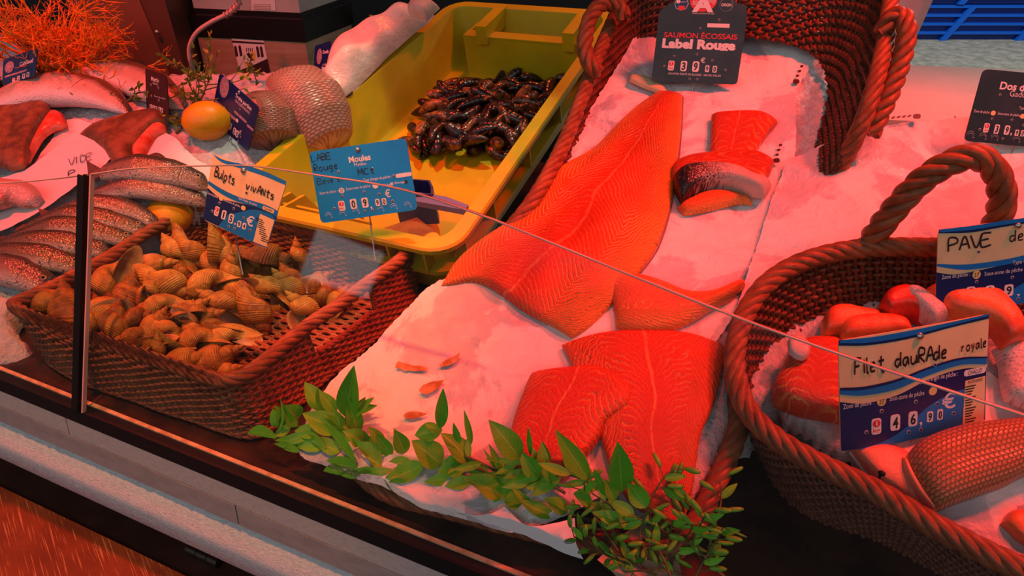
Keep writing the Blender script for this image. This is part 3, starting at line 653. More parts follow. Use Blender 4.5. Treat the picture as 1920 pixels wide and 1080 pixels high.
# ------------------------------------------------------------------ salmon
def fillet(name, label, rails, mats, T=0.018, surf=S_main, off=0.005, cat='fish fillet', group=None, **kw):
    m = slab(rails, surf, T, off=off, **kw); return tag(m.build(name, mats), label, cat, group)
m = M()
for px in ([(745, 698), (752, 690), (775, 696), (800, 700), (790, 706), (765, 705)], [(788, 742), (805, 728), (830, 726), (822, 738), (800, 750)], [(758, 790), (775, 782), (800, 787), (785, 793), (768, 796)], [(826, 695), (845, 686), (862, 674), (856, 688), (838, 697)]): blot(m, px, S_main, 0.0095)
m.build('juice_stain', M_stain, pp)
m = M()
for cx, cy, dx, dy in ((1490, 150, 4, -9), (1453, 298, 3, -9)):
    for k in range(4):
        x, y = cx+dx*k, cy+dy*k+14; blot(m, [(x-5, y-3), (x+5, y-4), (x+6, y+3), (x-4, y+4)] if k in (0,) else [(x-4, y-3), (x+1, y-4), (x+2, y-1), (x-3, y+1)], S_main, 0.0095)
m.build('printed_symbols', M_mark, pp)
big = thing('salmon', 'long whole side of red salmon lying across the white paper', 'salmon', hit(np.array([1130.]), np.array([430.]), S_main)[0])
mb = slab([[(1238, 176), (1180, 222), (1120, 280), (1052, 320), (1015, 338), (1010, 360), (985, 400), (940, 432), (900, 458), (858, 495), (828, 540)],
           [(1250, 180), (1215, 232), (1165, 300), (1115, 350), (1085, 385), (1060, 420), (1030, 452), (1000, 480), (970, 510), (930, 535), (905, 538)],
           [(1258, 180), (1240, 240), (1205, 310), (1170, 370), (1145, 410), (1125, 450), (1100, 490), (1075, 525), (1045, 555), (1010, 580), (985, 590)],
           [(1268, 182), (1262, 245), (1240, 320), (1218, 380), (1200, 425), (1180, 470), (1155, 515), (1130, 550), (1100, 585), (1075, 605), (1040, 618)],
           [(1280, 185), (1277, 250), (1268, 320), (1258, 380), (1247, 425), (1228, 475), (1200, 515), (1165, 555), (1135, 590), (1105, 620), (1072, 638)]],
          S_main, 0.020, 60, 160, p=3.0, ends=(1, 1), wr=0.0016, wf=12, wseed=4, off=0.005)
mb.build('flesh', salmon_mat('salmon_flesh_side', 0.58, 0.16, 0.46, 0.0105, -1.5, stripe=0.75), big)
# silver skin edge under the flesh
sk = slab([[(1282, 186), (1279, 252), (1271, 322), (1261, 382), (1250, 428), (1231, 478), (1203, 518)], [(1268, 186), (1266, 252), (1258, 322), (1248, 382), (1238, 428), (1220, 478), (1195, 518)]], S_main, 0.004, 6, 30, off=0.0045)
sk.build('skin_edge', mat('grey_fish_skin', (0.20, 0.14, 0.12), 0.35), big)
M_salA = salmon_mat('salmon_flesh_a', 0.25, 0.15, 0.50, 0.0080, 1.0, line=(0.92, 0.36, 0.08), edge=(0.68, 0.09, 0.008))
M_salB = salmon_mat('salmon_flesh_b', 0.16, 0.13, 0.48, 0.010, 0.8, line=(0.90, 0.32, 0.07), edge=(0.66, 0.08, 0.008))
M_salC = salmon_mat('salmon_flesh_c', 0.10, 0.10, 0.45, 0.006, 1.2, edge=(0.84, 0.24, 0.03), red=(0.76, 0.12, 0.012), stripe=0)
M_salD = salmon_mat('salmon_flesh_d', 0.08, 0.10, 0.42, 0.012, 0.7, line=(0.9, 0.34, 0.08), stripe=0.9, edge=(0.62, 0.06, 0.006), red=(0.60, 0.032, 0.003))
fillet('salmon_tailpiece', 'curved orange salmon piece beside the long side, pointed end upturned', [[(1142, 528), (1160, 522), (1200, 523), (1240, 535), (1285, 556), (1330, 560), (1362, 550), (1388, 540)], [(1150, 575), (1170, 575), (1205, 578), (1250, 580), (1290, 580), (1330, 574), (1362, 562), (1390, 546)], [(1156, 620), (1178, 627), (1220, 628), (1262, 625), (1300, 608), (1332, 588), (1365, 572), (1392, 551)]], M_salC, 0.020, nu=30, nv=50, p=2.6, off=0.006, curl=lambda u, v: 0.012*np.clip(v-.6, 0, 1)**2*6)
fillet('salmon_fillet', 'upper red salmon portion of the trio, square cut with a pale seam', [[(1332, 226), (1330, 262), (1328, 298), (1330, 312)], [(1362, 223), (1358, 262), (1356, 296), (1356, 314)], [(1420, 222), (1408, 262), (1394, 294), (1382, 314)], [(1456, 238), (1436, 262), (1416, 292), (1408, 308)]], M_salD, 0.016, nu=30, nv=34, p=5, off=0.006)
fillet('salmon_fillet', 'wide red salmon portion between the square cut and the skin-side one', [[(1256, 345), (1262, 325), (1290, 310), (1340, 302), (1370, 300), (1410, 302), (1450, 318)], [(1260, 360), (1280, 345), (1310, 335), (1345, 330), (1375, 328), (1410, 330), (1443, 338)], [(1270, 372), (1290, 370), (1320, 365), (1350, 362), (1385, 362), (1410, 366), (1432, 358)]], M_salD, 0.020, nu=30, nv=40, p=4, off=0.012)
skp = thing('salmon_fillet', 'salmon portion turned over, showing black and silver scaly skin', 'fish fillet', hit(np.array([1340.]), np.array([375.]), S_main)[0])
slab([[(1258, 352), (1275, 340), (1305, 335), (1345, 336), (1380, 346), (1410, 362), (1446, 366)], [(1262, 375), (1285, 362), (1315, 356), (1350, 358), (1380, 366), (1410, 376), (1440, 378)], [(1272, 398), (1290, 385), (1315, 372), (1350, 370), (1380, 378), (1405, 386), (1432, 388)]], S_main, 0.030, 26, 44, p=3.2, off=0.016).build('skin', skin_mat('salmon_skin', (0.010, 0.009, 0.011), (0.60, 0.42, 0.36), (26, 60, 1), (0.42, 0.62), 0.85), skp)
slab([[(1268, 396), (1290, 384), (1320, 371), (1355, 370), (1385, 380), (1405, 390)], [(1280, 410), (1300, 408), (1330, 402), (1360, 394), (1390, 389), (1410, 392)]], S_main, 0.016, 14, 34, p=3, off=0.006).build('flesh', M_salC, skp)
bt = fillet('salmon_fillet', 'broad red salmon tail half at the front with a thin pale centre line', [[(1054, 652), (1072, 690), (1098, 740), (1130, 800), (1128, 830), (1148, 890), (1185, 950), (1250, 985), (1268, 1003)], [(1130, 632), (1140, 690), (1150, 750), (1165, 810), (1178, 860), (1200, 910), (1225, 950), (1258, 985), (1271, 1003)], [(1205, 629), (1212, 690), (1215, 760), (1222, 830), (1230, 880), (1240, 920), (1250, 955), (1266, 985), (1274, 1003)], [(1290, 634), (1290, 690), (1280, 760), (1270, 830), (1266, 880), (1266, 920), (1268, 955), (1274, 985), (1277, 1003)], [(1358, 656), (1352, 700), (1335, 770), (1312, 820), (1304, 870), (1298, 915), (1290, 955), (1282, 985), (1280, 1003)]], M_salA, 0.018, nu=54, nv=90, p=4, off=0.005, wr=0.0008)
fillet('salmon_fillet', 'square red salmon piece resting half on the broad tail half', [[(1000, 712), (985, 750), (968, 800), (958, 850), (955, 885)], [(1060, 706), (1045, 755), (1030, 805), (1012, 860), (1000, 905)], [(1130, 708), (1118, 755), (1098, 805), (1080, 855), (1050, 912)], [(1188, 742), (1182, 775), (1140, 805), (1122, 840), (1078, 895)]], M_salB, 0.020, nu=44, nv=60, p=4.5, off=0.012, wr=0.001)
tag(slab([[(1182, 148), (1192, 147), (1215, 152), (1240, 166), (1250, 176)], [(1180, 158), (1195, 165), (1215, 174), (1232, 180), (1244, 182)]], S_main, 0.008, 10, 24, p=2.4, off=0.006).build('shell_blade', mat('cream_shell', (0.80, 0.62, 0.36), 0.4, (0.72, 0.5, 0.3), 40)), 'pale cream oblong blade lying above the tip of the long salmon side', 'blade')
tag(slab([[(1120, 1050), (1150, 1075), (1180, 1110)], [(1182, 992), (1215, 1040), (1235, 1110)], [(1236, 985), (1268, 1040), (1285, 1110)]], plane(0.36, 0.030), 0, 20, 20, wr=0.001, off=0.0).build('tan_tray_sheet', mat('tan_sheet', (0.55, 0.36, 0.26), 0.5, (0.42, 0.25, 0.18), 20)), 'tan sheet added on the tray under the bud spray at the front', 'paper')  # sheet added for a tan patch on the tray floor
# ------------------------------------------------------------------ fillets in the round basket
S_rc = lambda o: (lambda X, Y: 0.36*qof(X, Y)+0.024+o+0.004*wob(X, Y, 5, 31))
field('crushed_ice', [(1470, 600), (1640, 540), (1900, 530), (2200, 640), (2250, 900), (2100, 1050), (1900, 1010), (1700, 920), (1560, 840), (1460, 780), (1440, 700)], S_rc(0.0), M_ice, 'ice under the fillets in the round basket', 0.009, 0.003, depth=0.02)
tag(slab([[(1590, 850), (1640, 905), (1720, 960), (1800, 1015), (1930, 1065)], [(1650, 820), (1760, 870), (1830, 930), (1900, 960), (1990, 985)], [(1850, 700), (1900, 740), (1960, 800), (2010, 850), (2050, 900)]], S_rc(0.004), 0, 40, 60, wr=0.002, wf=9, wseed=40, off=0.003).build('wrapping_paper', M_paper2), 'wet white paper under the scaly fillet in the round basket', 'paper')
M_or = mat('orange_fish_flesh', (0.80, 0.20, 0.06), 0.3, (0.66, 0.08, 0.03), 30, 0.4, 200)
M_re = mat('red_fish_flesh', (0.62, 0.045, 0.02), 0.28, (0.45, 0.02, 0.012), 30, 0.4, 200)
M_pk = mat('pink_fish_flesh', (0.80, 0.34, 0.22), 0.3, (0.70, 0.20, 0.11), 26, 0.4, 200)
M_wsk = skin_mat('marbled_skin', (0.03, 0.02, 0.02), (0.66, 0.55, 0.52), (18, 26, 1), (0.30, 0.42))
def scale_mat(name, a, b, line, su, sv):
    m, t, p = newmat(name); tc = N(t, 'ShaderNodeTexCoord'); mp = N(t, 'ShaderNodeMapping'); mp.inputs['Scale'].default_value = (su, sv, 1); L(t, tc.outputs['UV'], mp.inputs[0])
    sp = N(t, 'ShaderNodeSeparateXYZ'); L(t, mp.outputs[0], sp.inputs[0])
    row = math_(t, 'FLOOR', sp.outputs[0]); xx = math_(t, 'FRACT', sp.outputs[0]); yy = math_(t, 'FRACT', math_(t, 'ADD', sp.outputs[1], math_(t, 'MULTIPLY', math_(t, 'MODULO', row, 2.0), 0.5)))
    dx = math_(t, 'SUBTRACT', xx, 0.5); arc = math_(t, 'ABSOLUTE', math_(t, 'SUBTRACT', yy, math_(t, 'MULTIPLY', math_(t, 'MULTIPLY', dx, dx), 2.2)))
    ln = math_(t, 'SUBTRACT', 1.0, math_(t, 'DIVIDE', arc, 0.42, 0, True), 0, True)
    st = math_(t, 'ABSOLUTE', dx); ln = math_(t, 'MAXIMUM', ln, math_(t, 'MULTIPLY', st, 1.2, 0, True))
    c = ramp(t, noise(t, tc.outputs['Object'], 12), [(0.35, a), (0.65, b)])
    L(t, mixc(t, math_(t, 'MULTIPLY', ln, 0.85), c, line), p.inputs['Base Color'])
    p.inputs['Roughness'].default_value = 0.3; bumpn(t, p, ln, 0.6, 0.0016); return m
M_scl = scale_mat('scaly_bass_skin', (0.62, 0.22, 0.09), (0.50, 0.30, 0.13), (0.08, 0.03, 0.015), 16, 34)
rf = [('fish_fillet', 'orange fillet end leaning on the basket back, leftmost of the upper pile', [[(1536, 612), (1550, 590), (1576, 584), (1610, 592), (1650, 600)], [(1538, 645), (1560, 642), (1590, 640), (1620, 640), (1660, 640)]], M_or, 0.030, 0.030),
      ('fish_fillet', 'narrow orange fillet lying just above the yellow and blue front sign', [[(1572, 618), (1600, 606), (1650, 604), (1700, 616)], [(1572, 650), (1610, 650), (1660, 646), (1710, 640)]], M_or, 0.026, 0.050),
      ('fish_fillet', 'dark red folded fillet beside the marbled skin', [[(1640, 588), (1655, 562), (1685, 553), (1705, 565)], [(1660, 612), (1680, 606), (1700, 605), (1725, 614)]], M_re, 0.034, 0.050),
      ('fish_fillet', 'fillet edge with black and white marbled skin at the back of the pile', [[(1680, 557), (1705, 555), (1728, 566), (1750, 584), (1775, 602)], [(1692, 580), (1704, 588), (1718, 602), (1732, 616), (1745, 630)]], M_wsk, 0.030, 0.062),
      ('fish_fillet', 'large pinkish orange fillet draped on the pile under the hand-lettered pave sign', [[(1722, 556), (1760, 546), (1810, 546), (1850, 560), (1890, 600), (1914, 645)], [(1770, 606), (1800, 612), (1830, 618), (1850, 630), (1862, 645), (1872, 660)]], M_or, 0.034, 0.058),
      ('fish_fillet', 'fillet with white skin streaked black at the photo edge', [[(1856, 660), (1868, 690), (1872, 725), (1880, 755)], [(1940, 640), (1980, 690), (1985, 740), (1960, 790)]], M_wsk, 0.026, 0.030),
      ('fish_fillet', 'thick salmon red piece half hidden by the glass left of the front sign', [[(1482, 655), (1462, 700), (1446, 735), (1450, 765)], [(1530, 648), (1520, 700), (1510, 745), (1500, 785)], [(1590, 655), (1600, 700), (1600, 760), (1590, 800)]], salmon_mat('chunk_flesh', 0.14, 0.10, 0.5, 0.014, 0.6, edge=(0.70, 0.10, 0.03), red=(0.66, 0.06, 0.02), stripe=0), 0.036, 0.008),
      ('fish_fillet', 'pale pink fillet below the front sign by the basket rim', [[(1592, 848), (1640, 838), (1690, 850), (1712, 880)], [(1640, 905), (1670, 925), (1700, 945), (1735, 955)]], M_pk, 0.018, 0.004),
      ('fish_fillet', 'orange fillet corner lowest on the right at the basket rim', [[(1872, 985), (1890, 962), (1930, 958), (1990, 960)], [(1900, 1015), (1925, 1030), (1950, 1035), (2000, 1040)]], M_or, 0.018, 0.006)]
for nm, lb, rl, mt_, T, of in rf: fillet(nm, lb, rl, mt_, T, S_rc(of*0.6), 0.003, nu=24, nv=34, p=3, group=None)
bs = thing('fish_fillet', 'bass fillet with striped golden scales under the blue and cream front sign', 'fish fillet', hit(np.array([1810.]), np.array([880.]), S_rc(0.01))[0])
slab([[(1690, 868), (1720, 838), (1780, 815), (1850, 805), (1930, 800), (2010, 802)], [(1712, 915), (1760, 895), (1810, 880), (1860, 868), (1920, 855), (2010, 850)], [(1742, 968), (1780, 952), (1830, 934), (1875, 918), (1925, 895), (2010, 880)]], S_rc(0.012), 0.034, 30, 60, p=2.6, off=0.004, wr=0.001).build('skin', M_scl, bs)
slab([[(1685, 866), (1690, 895), (1712, 935), (1742, 968)], [(1694, 868), (1705, 895), (1725, 930), (1748, 966)]], S_rc(0.010), 0.018, 10, 30, p=3, off=0.004).build('cut_edge', mat('cut_flesh', (0.72, 0.28, 0.18), 0.35), bs)
tag(slab([[(1476, 640), (1492, 630), (1512, 640), (1520, 655)], [(1478, 662), (1490, 672), (1505, 676), (1518, 668)]], S_rc(0.05), 0.010, 10, 14, p=2.5, off=0.0).build('ice_pack', mat('translucent_pack', (0.72, 0.55, 0.52), 0.3)), 'small rounded translucent scrap standing in the round basket at the back left', 'scrap')
pg = M(); b_ = hit(np.array([1644.]), np.array([912.]), S_rc(0.0))[0]
pg.tube(np.array([b_, b_+ez*0.020]), [0.0035, 0.0035], 10); pg.ball(b_+ez*0.021, (0.0045, 0.0045, 0.003), 12, 6)
tag(pg.build('peg', M_black), 'short black peg sticking up beside the round basket rim', 'peg')
# ------------------------------------------------------------------ yellow fish crate with mussels
cs, co = 0.24, 0.025
cP = [on_plane(np.float64(x), np.float64(y), U(0, 0, co), np.array([-cs*nb[0], -cs*nb[1], 1])) for x, y in ((392, 378), (848, 480), (1165, 20), (848, 0))]
cn = np.cross(cP[1]-cP[0], cP[3]-cP[0]); cn /= np.linalg.norm(cn)
CW = np.linalg.norm(cP[1]-cP[0]); CL = (np.linalg.norm(cP[2]-cP[1])+np.linalg.norm(cP[3]-cP[0]))/2
def CPt(a, b, d):
    """crate frame in metres: across from the left, back from the front, down from the rim"""
    s, t = a/CW, b/CL
    return cP[0]*(1-s)*(1-t)+cP[1]*s*(1-t)+cP[2]*s*t+cP[3]*(1-s)*t - cn*d
def rrect(ins, r, n=7):
    o = []
    for cx, cy, a0 in ((CW-ins-r, ins+r, -90), (CW-ins-r, CL-ins-r, 0), (ins+r, CL-ins-r, 90), (ins+r, ins+r, 180)):
        for k in range(n):
            a = math.radians(a0+90*k/(n-1)); o.append((cx+r*math.cos(a), cy+r*math.sin(a)))
    return o
cz = CPt(CW/2, CL/2, 0.15)
crate = thing('fish_crate', 'yellow plastic fish crate holding mussels, tilted between the whelk basket and the salmon', 'crate', cz)
CD = 0.125
def crate_ring(profile): return np.stack([[CPt(a, b, d) for a, b in rrect(i, r)] for i, r, d in profile])
G = crate_ring([(0.055, 0.03, CD), (0.048, 0.03, CD-0.008), (0.030, 0.035, 0.004), (0.028, 0.036, 0.0), (0.003, 0.055, 0.0), (0.0, 0.057, 0.004), (0.0, 0.057, 0.012), (0.004, 0.055, 0.014), (0.022, 0.045, 0.016), (0.028, 0.04, 0.055), (0.006, 0.052, 0.056), (0.006, 0.052, 0.064), (0.030, 0.04, 0.066), (0.045, 0.035, CD+0.012)])
m = M(); m.grid(G, None, (False, True)); n_ = G.shape[1]
m.f += [tuple(range(n_)), tuple(m.n-n_+i for i in range(n_))[::-1]]; m.mi += [0, 0]
m.build('crate_body', M_yellow, crate, auto=35)
def cbox(name, a0, a1, b0, b1, d0, d1, mt=None, parent=None):
    p = [CPt(a, b, d1) for a, b in ((a0, b0), (a1, b0), (a1, b1), (a0, b1))]
    return M().add(np.array(p+[CPt(a, b, d0) for a, b in ((a0, b0), (a1, b0), (a1, b1), (a0, b1))]), [(3, 2, 1, 0), (4, 5, 6, 7), (0, 1, 5, 4), (1, 2, 6, 5), (2, 3, 7, 6), (3, 0, 4, 7)]).build(name, mt or M_yellow, parent or crate, smooth=False)
# fins between the two outer flanges
for b in (0.05, 0.16, 0.32, 0.48, 0.64): cbox('outer_rib', CW-0.028, CW-0.004, b, b+0.004, 0.010, 0.060)
for a in (CW-0.06, CW-0.13): cbox('outer_rib', a, a+0.004, 0.004, 0.030, 0.010, 0.060)
# recessed handle pocket in the far wall: ledge, front face and the two prongs
pk = cbox('handle_pocket', 0.105, CW-0.012, CL-0.125, CL-0.119, 0.030, CD)
cbox('pocket_ledge', 0.105, CW-0.012, CL-0.125, CL-0.095, 0.026, 0.031); cbox('pocket_side', 0.105, 0.111, CL-0.12, CL-0.03, 0.028, CD)
for a in (0.150, CW-0.105): cbox('pocket_prong', a, a+0.030, CL-0.135, CL-0.015, -0.004, 0.040)
# front pocket: low inner panel with two sloping fins
def fin(a, name='front_fin'):
    pts = [CPt(a, 0.014, 0.0), CPt(a, 0.085, 0.018), CPt(a, 0.110, 0.075), CPt(a, 0.03, CD-0.01)]
    M().prism(pts, CPt(a+0.006, 0.05, 0)-CPt(a, 0.05, 0)).build(name, M_yellow, crate, smooth=False)
cbox('pocket_panel', 0.035, 0.30, 0.055, 0.060, 0.022, 0.10)
for a in (0.105, 0.135, 0.235): fin(a)
M().tube([CPt(CW-0.062, 0.040, 0.012), CPt(CW-0.060, 0.043, 0.075)], [0.014, 0.015], 16).build('drain_tube', M_yellow, crate, auto=50)
M_num = mat('black_marking', (0.02, 0.02, 0.02), 0.6)
# navy tub with a lilac flange lying in the front of the crate
tub = thing('plastic_tub', 'dark navy plastic tub with a lilac flange behind the blue mussel sign', 'tub', CPt(0.32, 0.14, CD))
def tubpt(px, py, d): return on_plane(np.float64(px), np.float64(py), CPt(0.3, 0.15, d), cn)
tw = [tubpt(770, 335, .03), tubpt(806, 338, .03), tubpt(812, 350, .03), tubpt(812, 364, .03), tubpt(770, 366, .03), tubpt(735, 362, .03), tubpt(735, 340, .03)]
wl = np.array(tw); wb = wl-cn*0.07
m = M(); c_ = wl.mean(0); inn = c_+(wl-c_)*0.88
m.grid(np.stack([wb, wl, inn, inn-cn*0.06]), None, (False, True)); m.f.append(tuple(m.n-7+i for i in range(7))); m.mi.append(0)
m.build('tub_wall', M_navy, tub, smooth=False)
fl_ = [tubpt(755, 356, .034), tubpt(780, 360, .034), tubpt(835, 368, .034), tubpt(878, 384, .034), tubpt(872, 394, .034), tubpt(830, 386, .034), tubpt(760, 374, .034)]
M().prism(fl_, -cn*0.012).build('flange', M_lilac, tub, smooth=False)
# worn inner mat scrap
mt_ = [CPt(0.27, 0.075, CD-0.055), CPt(0.36, 0.055, CD-0.055), CPt(0.395, 0.11, CD-0.055), CPt(0.335, 0.14, CD-0.055)]
tag(M().prism(mt_, -cn*0.03).build('foam_block', mat('ochre_block', (0.26, 0.12, 0.02), 0.8, (0.18, 0.08, 0.015), 60), smooth=False), 'rough ochre block in the front corner of the yellow crate', 'block')
# painted number on the crate's outer wall
e_b = CPt(CW-.04, .5, .1)-CPt(CW-.04, .3, .1); e_b /= np.linalg.norm(e_b); e_n = np.cross(e_b, cn); e_n /= np.linalg.norm(e_n)
e_n = e_n if e_n@gd > 0 else -e_n
_ta = CPt(CW-0.0435, .3, .10)+e_n*0.004; n96 = [on_plane(np.float64(x), np.float64(y), _ta, e_n) for x, y in ((1031, 294), (1044, 280))]
M_n96 = (n96, e_b, cn)
# ------------------------------------------------------------------ mussels
def mussel_mesh(seed):
    r = np.random.RandomState(seed); nu, nv = 14, 12; t = np.linspace(0, 1, nu); a = np.linspace(0, 2*PI, nv, endpoint=False)
    wid = 0.235*np.sin(PI*t**0.62)**0.75*(0.55+0.55*t); thk = 0.17*np.sin(PI*t**0.7)**0.7
    cy = 0.10*np.sin(PI*t*0.9)*(1+0.4*r.rand())
    ca, sa = np.cos(a), np.sin(a)
    X = np.repeat((t-.5)[:, None], nv, 1); Y = cy[:, None]+wid[:, None]*np.sign(ca)*np.abs(ca)**0.85; Z = thk[:, None]*np.sign(sa)*np.abs(sa)**1.15
    m = M(); m.grid(np.stack([X, Y, Z], -1), np.stack(np.broadcast_arrays(t[:, None], (a/(2*PI))[None]), -1), (False, True))
    m.f += [tuple(range(nv))[::-1], tuple((nu-1)*nv+i for i in range(nv))]; m.mi += [0, 0]; return m
def mussel_mat():
    m, t, p = newmat('mussel_shell'); v = coords(t, (1, 1, 1)); tc = N(t, 'ShaderNodeTexCoord'); oi = N(t, 'ShaderNodeObjectInfo')
    n = noise(t, v, 3.2, 5, 0.7, 0.5); f = math_(t, 'ADD', n, math_(t, 'MULTIPLY', oi.outputs['Random'], 0.26))
    L(t, ramp(t, f, [(0.42, (0.005, 0.004, 0.006)), (0.66, (0.022, 0.009, 0.008)), (0.80, (0.32, 0.12, 0.035)), (0.97, (0.55, 0.25, 0.10))]), p.inputs['Base Color'])
    p.inputs['Roughness'].default_value = 0.27; p.inputs['Specular IOR Level'].default_value = 0.6
    sp = N(t, 'ShaderNodeSeparateXYZ'); L(t, tc.outputs['UV'], sp.inputs[0])
    bumpn(t, p, math_(t, 'SINE', math_(t, 'MULTIPLY', sp.outputs[0], 46.0)), 0.10, 0.015); return m
M_mus = mussel_mat()
from mathutils import Euler, Matrix, Vector
mproto = [mussel_mesh(s).build('mussel', M_mus, origin=(0, 0, 0)) for s in (1, 2, 3)]
floor_c = lambda x, y: (CPt(CW/2, CL/2, CD)[2] - (cn[0]*(x-CPt(CW/2, CL/2, CD)[0])+cn[1]*(y-CPt(CW/2, CL/2, CD)[1]))/cn[2])
mpoly = [(772, 252), (800, 168), (838, 148), (900, 142), (985, 140), (1068, 152), (1042, 200), (1005, 246), (975, 282), (925, 290), (870, 278), (805, 286), (752, 266)]
def inpoly(x, y, P):
    c = False
    for i in range(len(P)):
        x1, y1 = P[i]; x2, y2 = P[i-1]
        if (y1 > y) != (y2 > y) and x < (x2-x1)*(y-y1)/(y2-y1)+x1: c = not c
    return c
def edge_d(x, y, P):
    best = 1e9
    for i in range(len(P)):
        a = np.array(P[i-1], float); b = np.array(P[i], float); t = np.clip(((np.array([x, y])-a)@(b-a))/((b-a)@(b-a)), 0, 1); best = min(best, np.linalg.norm(a+(b-a)*t-np.array([x, y])))
    return best
spots = []; tries = 0
while len(spots) < 140 and tries < 16000:
    tries += 1; x, y = rng.uniform(745, 1075), rng.uniform(138, 295)
    if not inpoly(x, y, mpoly): continue
    lay = 0 if len(spots) < 82 else 1
    e = edge_d(x, y, mpoly)
    if lay and e < 16: continue
    if all((x-a)**2+((y-b)*1.35)**2 > (18.5 if not lay else 17)**2 for a, b, l in spots if l == lay): spots.append((x, y, lay))
for i, (x, y, lay) in enumerate(spots):
    e = min(edge_d(x, y, mpoly), 40); h = 0.014+lay*0.024+0.0006*e*(1 if lay else .5)
    p = hit(np.array([x]), np.array([y]), (lambda h: (lambda X, Y: floor_c(X, Y)+h))(h))[0]
    src = mproto[i % 3]; o = src if i < 3 else src.copy()
    if i >= 3: C.objects.link(o)
    o.location = p; o.scale = (rng.uniform(0.064, 0.084),)*3
    o.rotation_euler = (rng.uniform(-0.9, 0.9)+(PI if rng.rand() < .5 else 0), rng.uniform(-0.5, 0.5)+0.1, rng.uniform(0, 2*PI))
    tag(o, 'black and brown mussel lying in the heap in the yellow crate', 'mussel', 'mussels heaped in the yellow crate')

# ------------------------------------------------------------------ whelks
def whelk_mesh(seed, turns=5.2, gape=1.0):
    """coiled shell: a tube swept down a growing helix, flared lip and siphon notch at the mouth; apex at +z, length about 1"""
    r = np.random.RandomState(seed); nt, nc = int(turns*22), 20
    th = np.linspace(0, 2*PI*turns, nt); b = math.log(1.92+0.12*r.rand())/(2*PI); g = np.exp(b*(th-th[-1]))
    R0, H0, A0, V0 = 0.150, 0.70+0.05*r.rand(), 0.190, 0.292
    ph = np.linspace(0, 2*PI, nc, endpoint=False)
    tail = np.clip((th-(th[-1]-PI*0.55))/(PI*0.55), 0, 1)**1.6            # mouth opens and drops into the canal
    cr = R0*g*(1+0.28*tail*gape); cz_ = -H0*g
    lump = 1+0.012*np.sin(th*11)[:, None]+0.005*r.randn(nt)[:, None]
    a_ = (A0*g*(1+0.14*tail*gape))[:, None]*lump; v_ = (V0*g*(1+0.30*tail*gape))[:, None]
    rad = cr[:, None]+a_*np.cos(ph)[None]
    zz = cz_[:, None]+v_*np.sin(ph)[None]-(0.12*tail*gape)[:, None]*np.clip(-np.sin(ph), 0, 1)[None]**2
    rad = np.maximum(rad, 0.004*g[:, None])
    ang = th[:, None]+0.10*np.sin(ph)[None]*tail[:, None]
    G = np.stack([rad*np.cos(ang), rad*np.sin(ang), zz], -1); G[..., 2] += 0.52
    uv = np.stack(np.broadcast_arrays((th/(2*PI))[:, None], (ph/(2*PI))[None]), -1)
    m = M(); m.grid(G, uv, (False, True)); m.f.append(tuple(range(nc))); m.mi.append(0)
    # inside wall of the mouth, a step further in
    k = nt-1; k2 = nt-7; cen1 = G[k].mean(0); cen2 = G[k2].mean(0)
    ring = [cen1+(G[k]-cen1)*0.90, cen2+(G[k2]-cen2)*0.70, cen2+(G[k2]-cen2)*0.05]
    m.grid(np.stack([G[k]]+ring), np.stack(np.broadcast_arrays(np.full(4, -5.)[:, None], (ph/(2*PI))[None]), -1), (False, True), mi=1)
    foot = M(); mid = cen1*0.45+cen2*0.55; foot.add(np.vstack([[mid], mid+(G[k2+2]-G[k2+2].mean(0))*0.74]), [(0, 1+i, 1+(i+1) % nc) for i in range(nc)])
    return m, foot
def whelk_mat():
    m, t, p = newmat('whelk_shell'); tc = N(t, 'ShaderNodeTexCoord'); oi = N(t, 'ShaderNodeObjectInfo'); sp = N(t, 'ShaderNodeSeparateXYZ'); L(t, tc.outputs['UV'], sp.inputs[0])
    n = noise(t, tc.outputs['Object'], 5, 5, 0.65); f = math_(t, 'ADD', n, math_(t, 'MULTIPLY_ADD', oi.outputs['Random'], 0.36, -0.18))
    c = ramp(t, f, [(0.25, (0.19, 0.075, 0.012)), (0.5, (0.46, 0.22, 0.028)), (0.75, (0.62, 0.38, 0.065))])
    ribs = math_(t, 'SINE', math_(t, 'MULTIPLY', math_(t, 'ADD', sp.outputs[1], math_(t, 'MULTIPLY', n, 0.02)), 2*PI*34))
    grow = math_(t, 'SINE', math_(t, 'MULTIPLY', math_(t, 'ADD', sp.outputs[0], math_(t, 'MULTIPLY', n, 0.25)), 2*PI*11))
    c = mixc(t, math_(t, 'MULTIPLY_ADD', ribs, 0.08, 0.08), c, (0.16, 0.065, 0.02))
    spots_ = ramp(t, noise(t, tc.outputs['Object'], 9, 4, 0.7), [(0.66, (0, 0, 0)), (0.76, (1, 1, 1))])
    c = mixc(t, math_(t, 'MULTIPLY', spots_, 0.6), c, (0.07, 0.03, 0.014)); L(t, c, p.inputs['Base Color'])
    p.inputs['Roughness'].default_value = 0.42; p.inputs['Specular IOR Level'].default_value = 0.4
    bumpn(t, p, math_(t, 'ADD', math_(t, 'MULTIPLY', ribs, 0.5), math_(t, 'MULTIPLY', grow, 0.5)), 0.30, 0.02); return m
M_wh = whelk_mat(); M_lipw = mat('whelk_mouth', (0.55, 0.33, 0.12), 0.35, (0.30, 0.15, 0.06), 4); M_foot = mat('whelk_foot', (0.30, 0.12, 0.04), 0.4, (0.16, 0.06, 0.02), 6)
wproto = []
for s_, gp in ((11, 1.0), (12, 0.7), (13, 1.15), (14, 0.85)):
    a, f_ = whelk_mesh(s_, 5.2+0.15*(s_ % 3), gp); o = a.build('whelk', [M_wh, M_lipw], origin=(0, 0, 0))
    if s_ != 13: f_.build('operculum', M_foot, o)
    wproto.append(o)
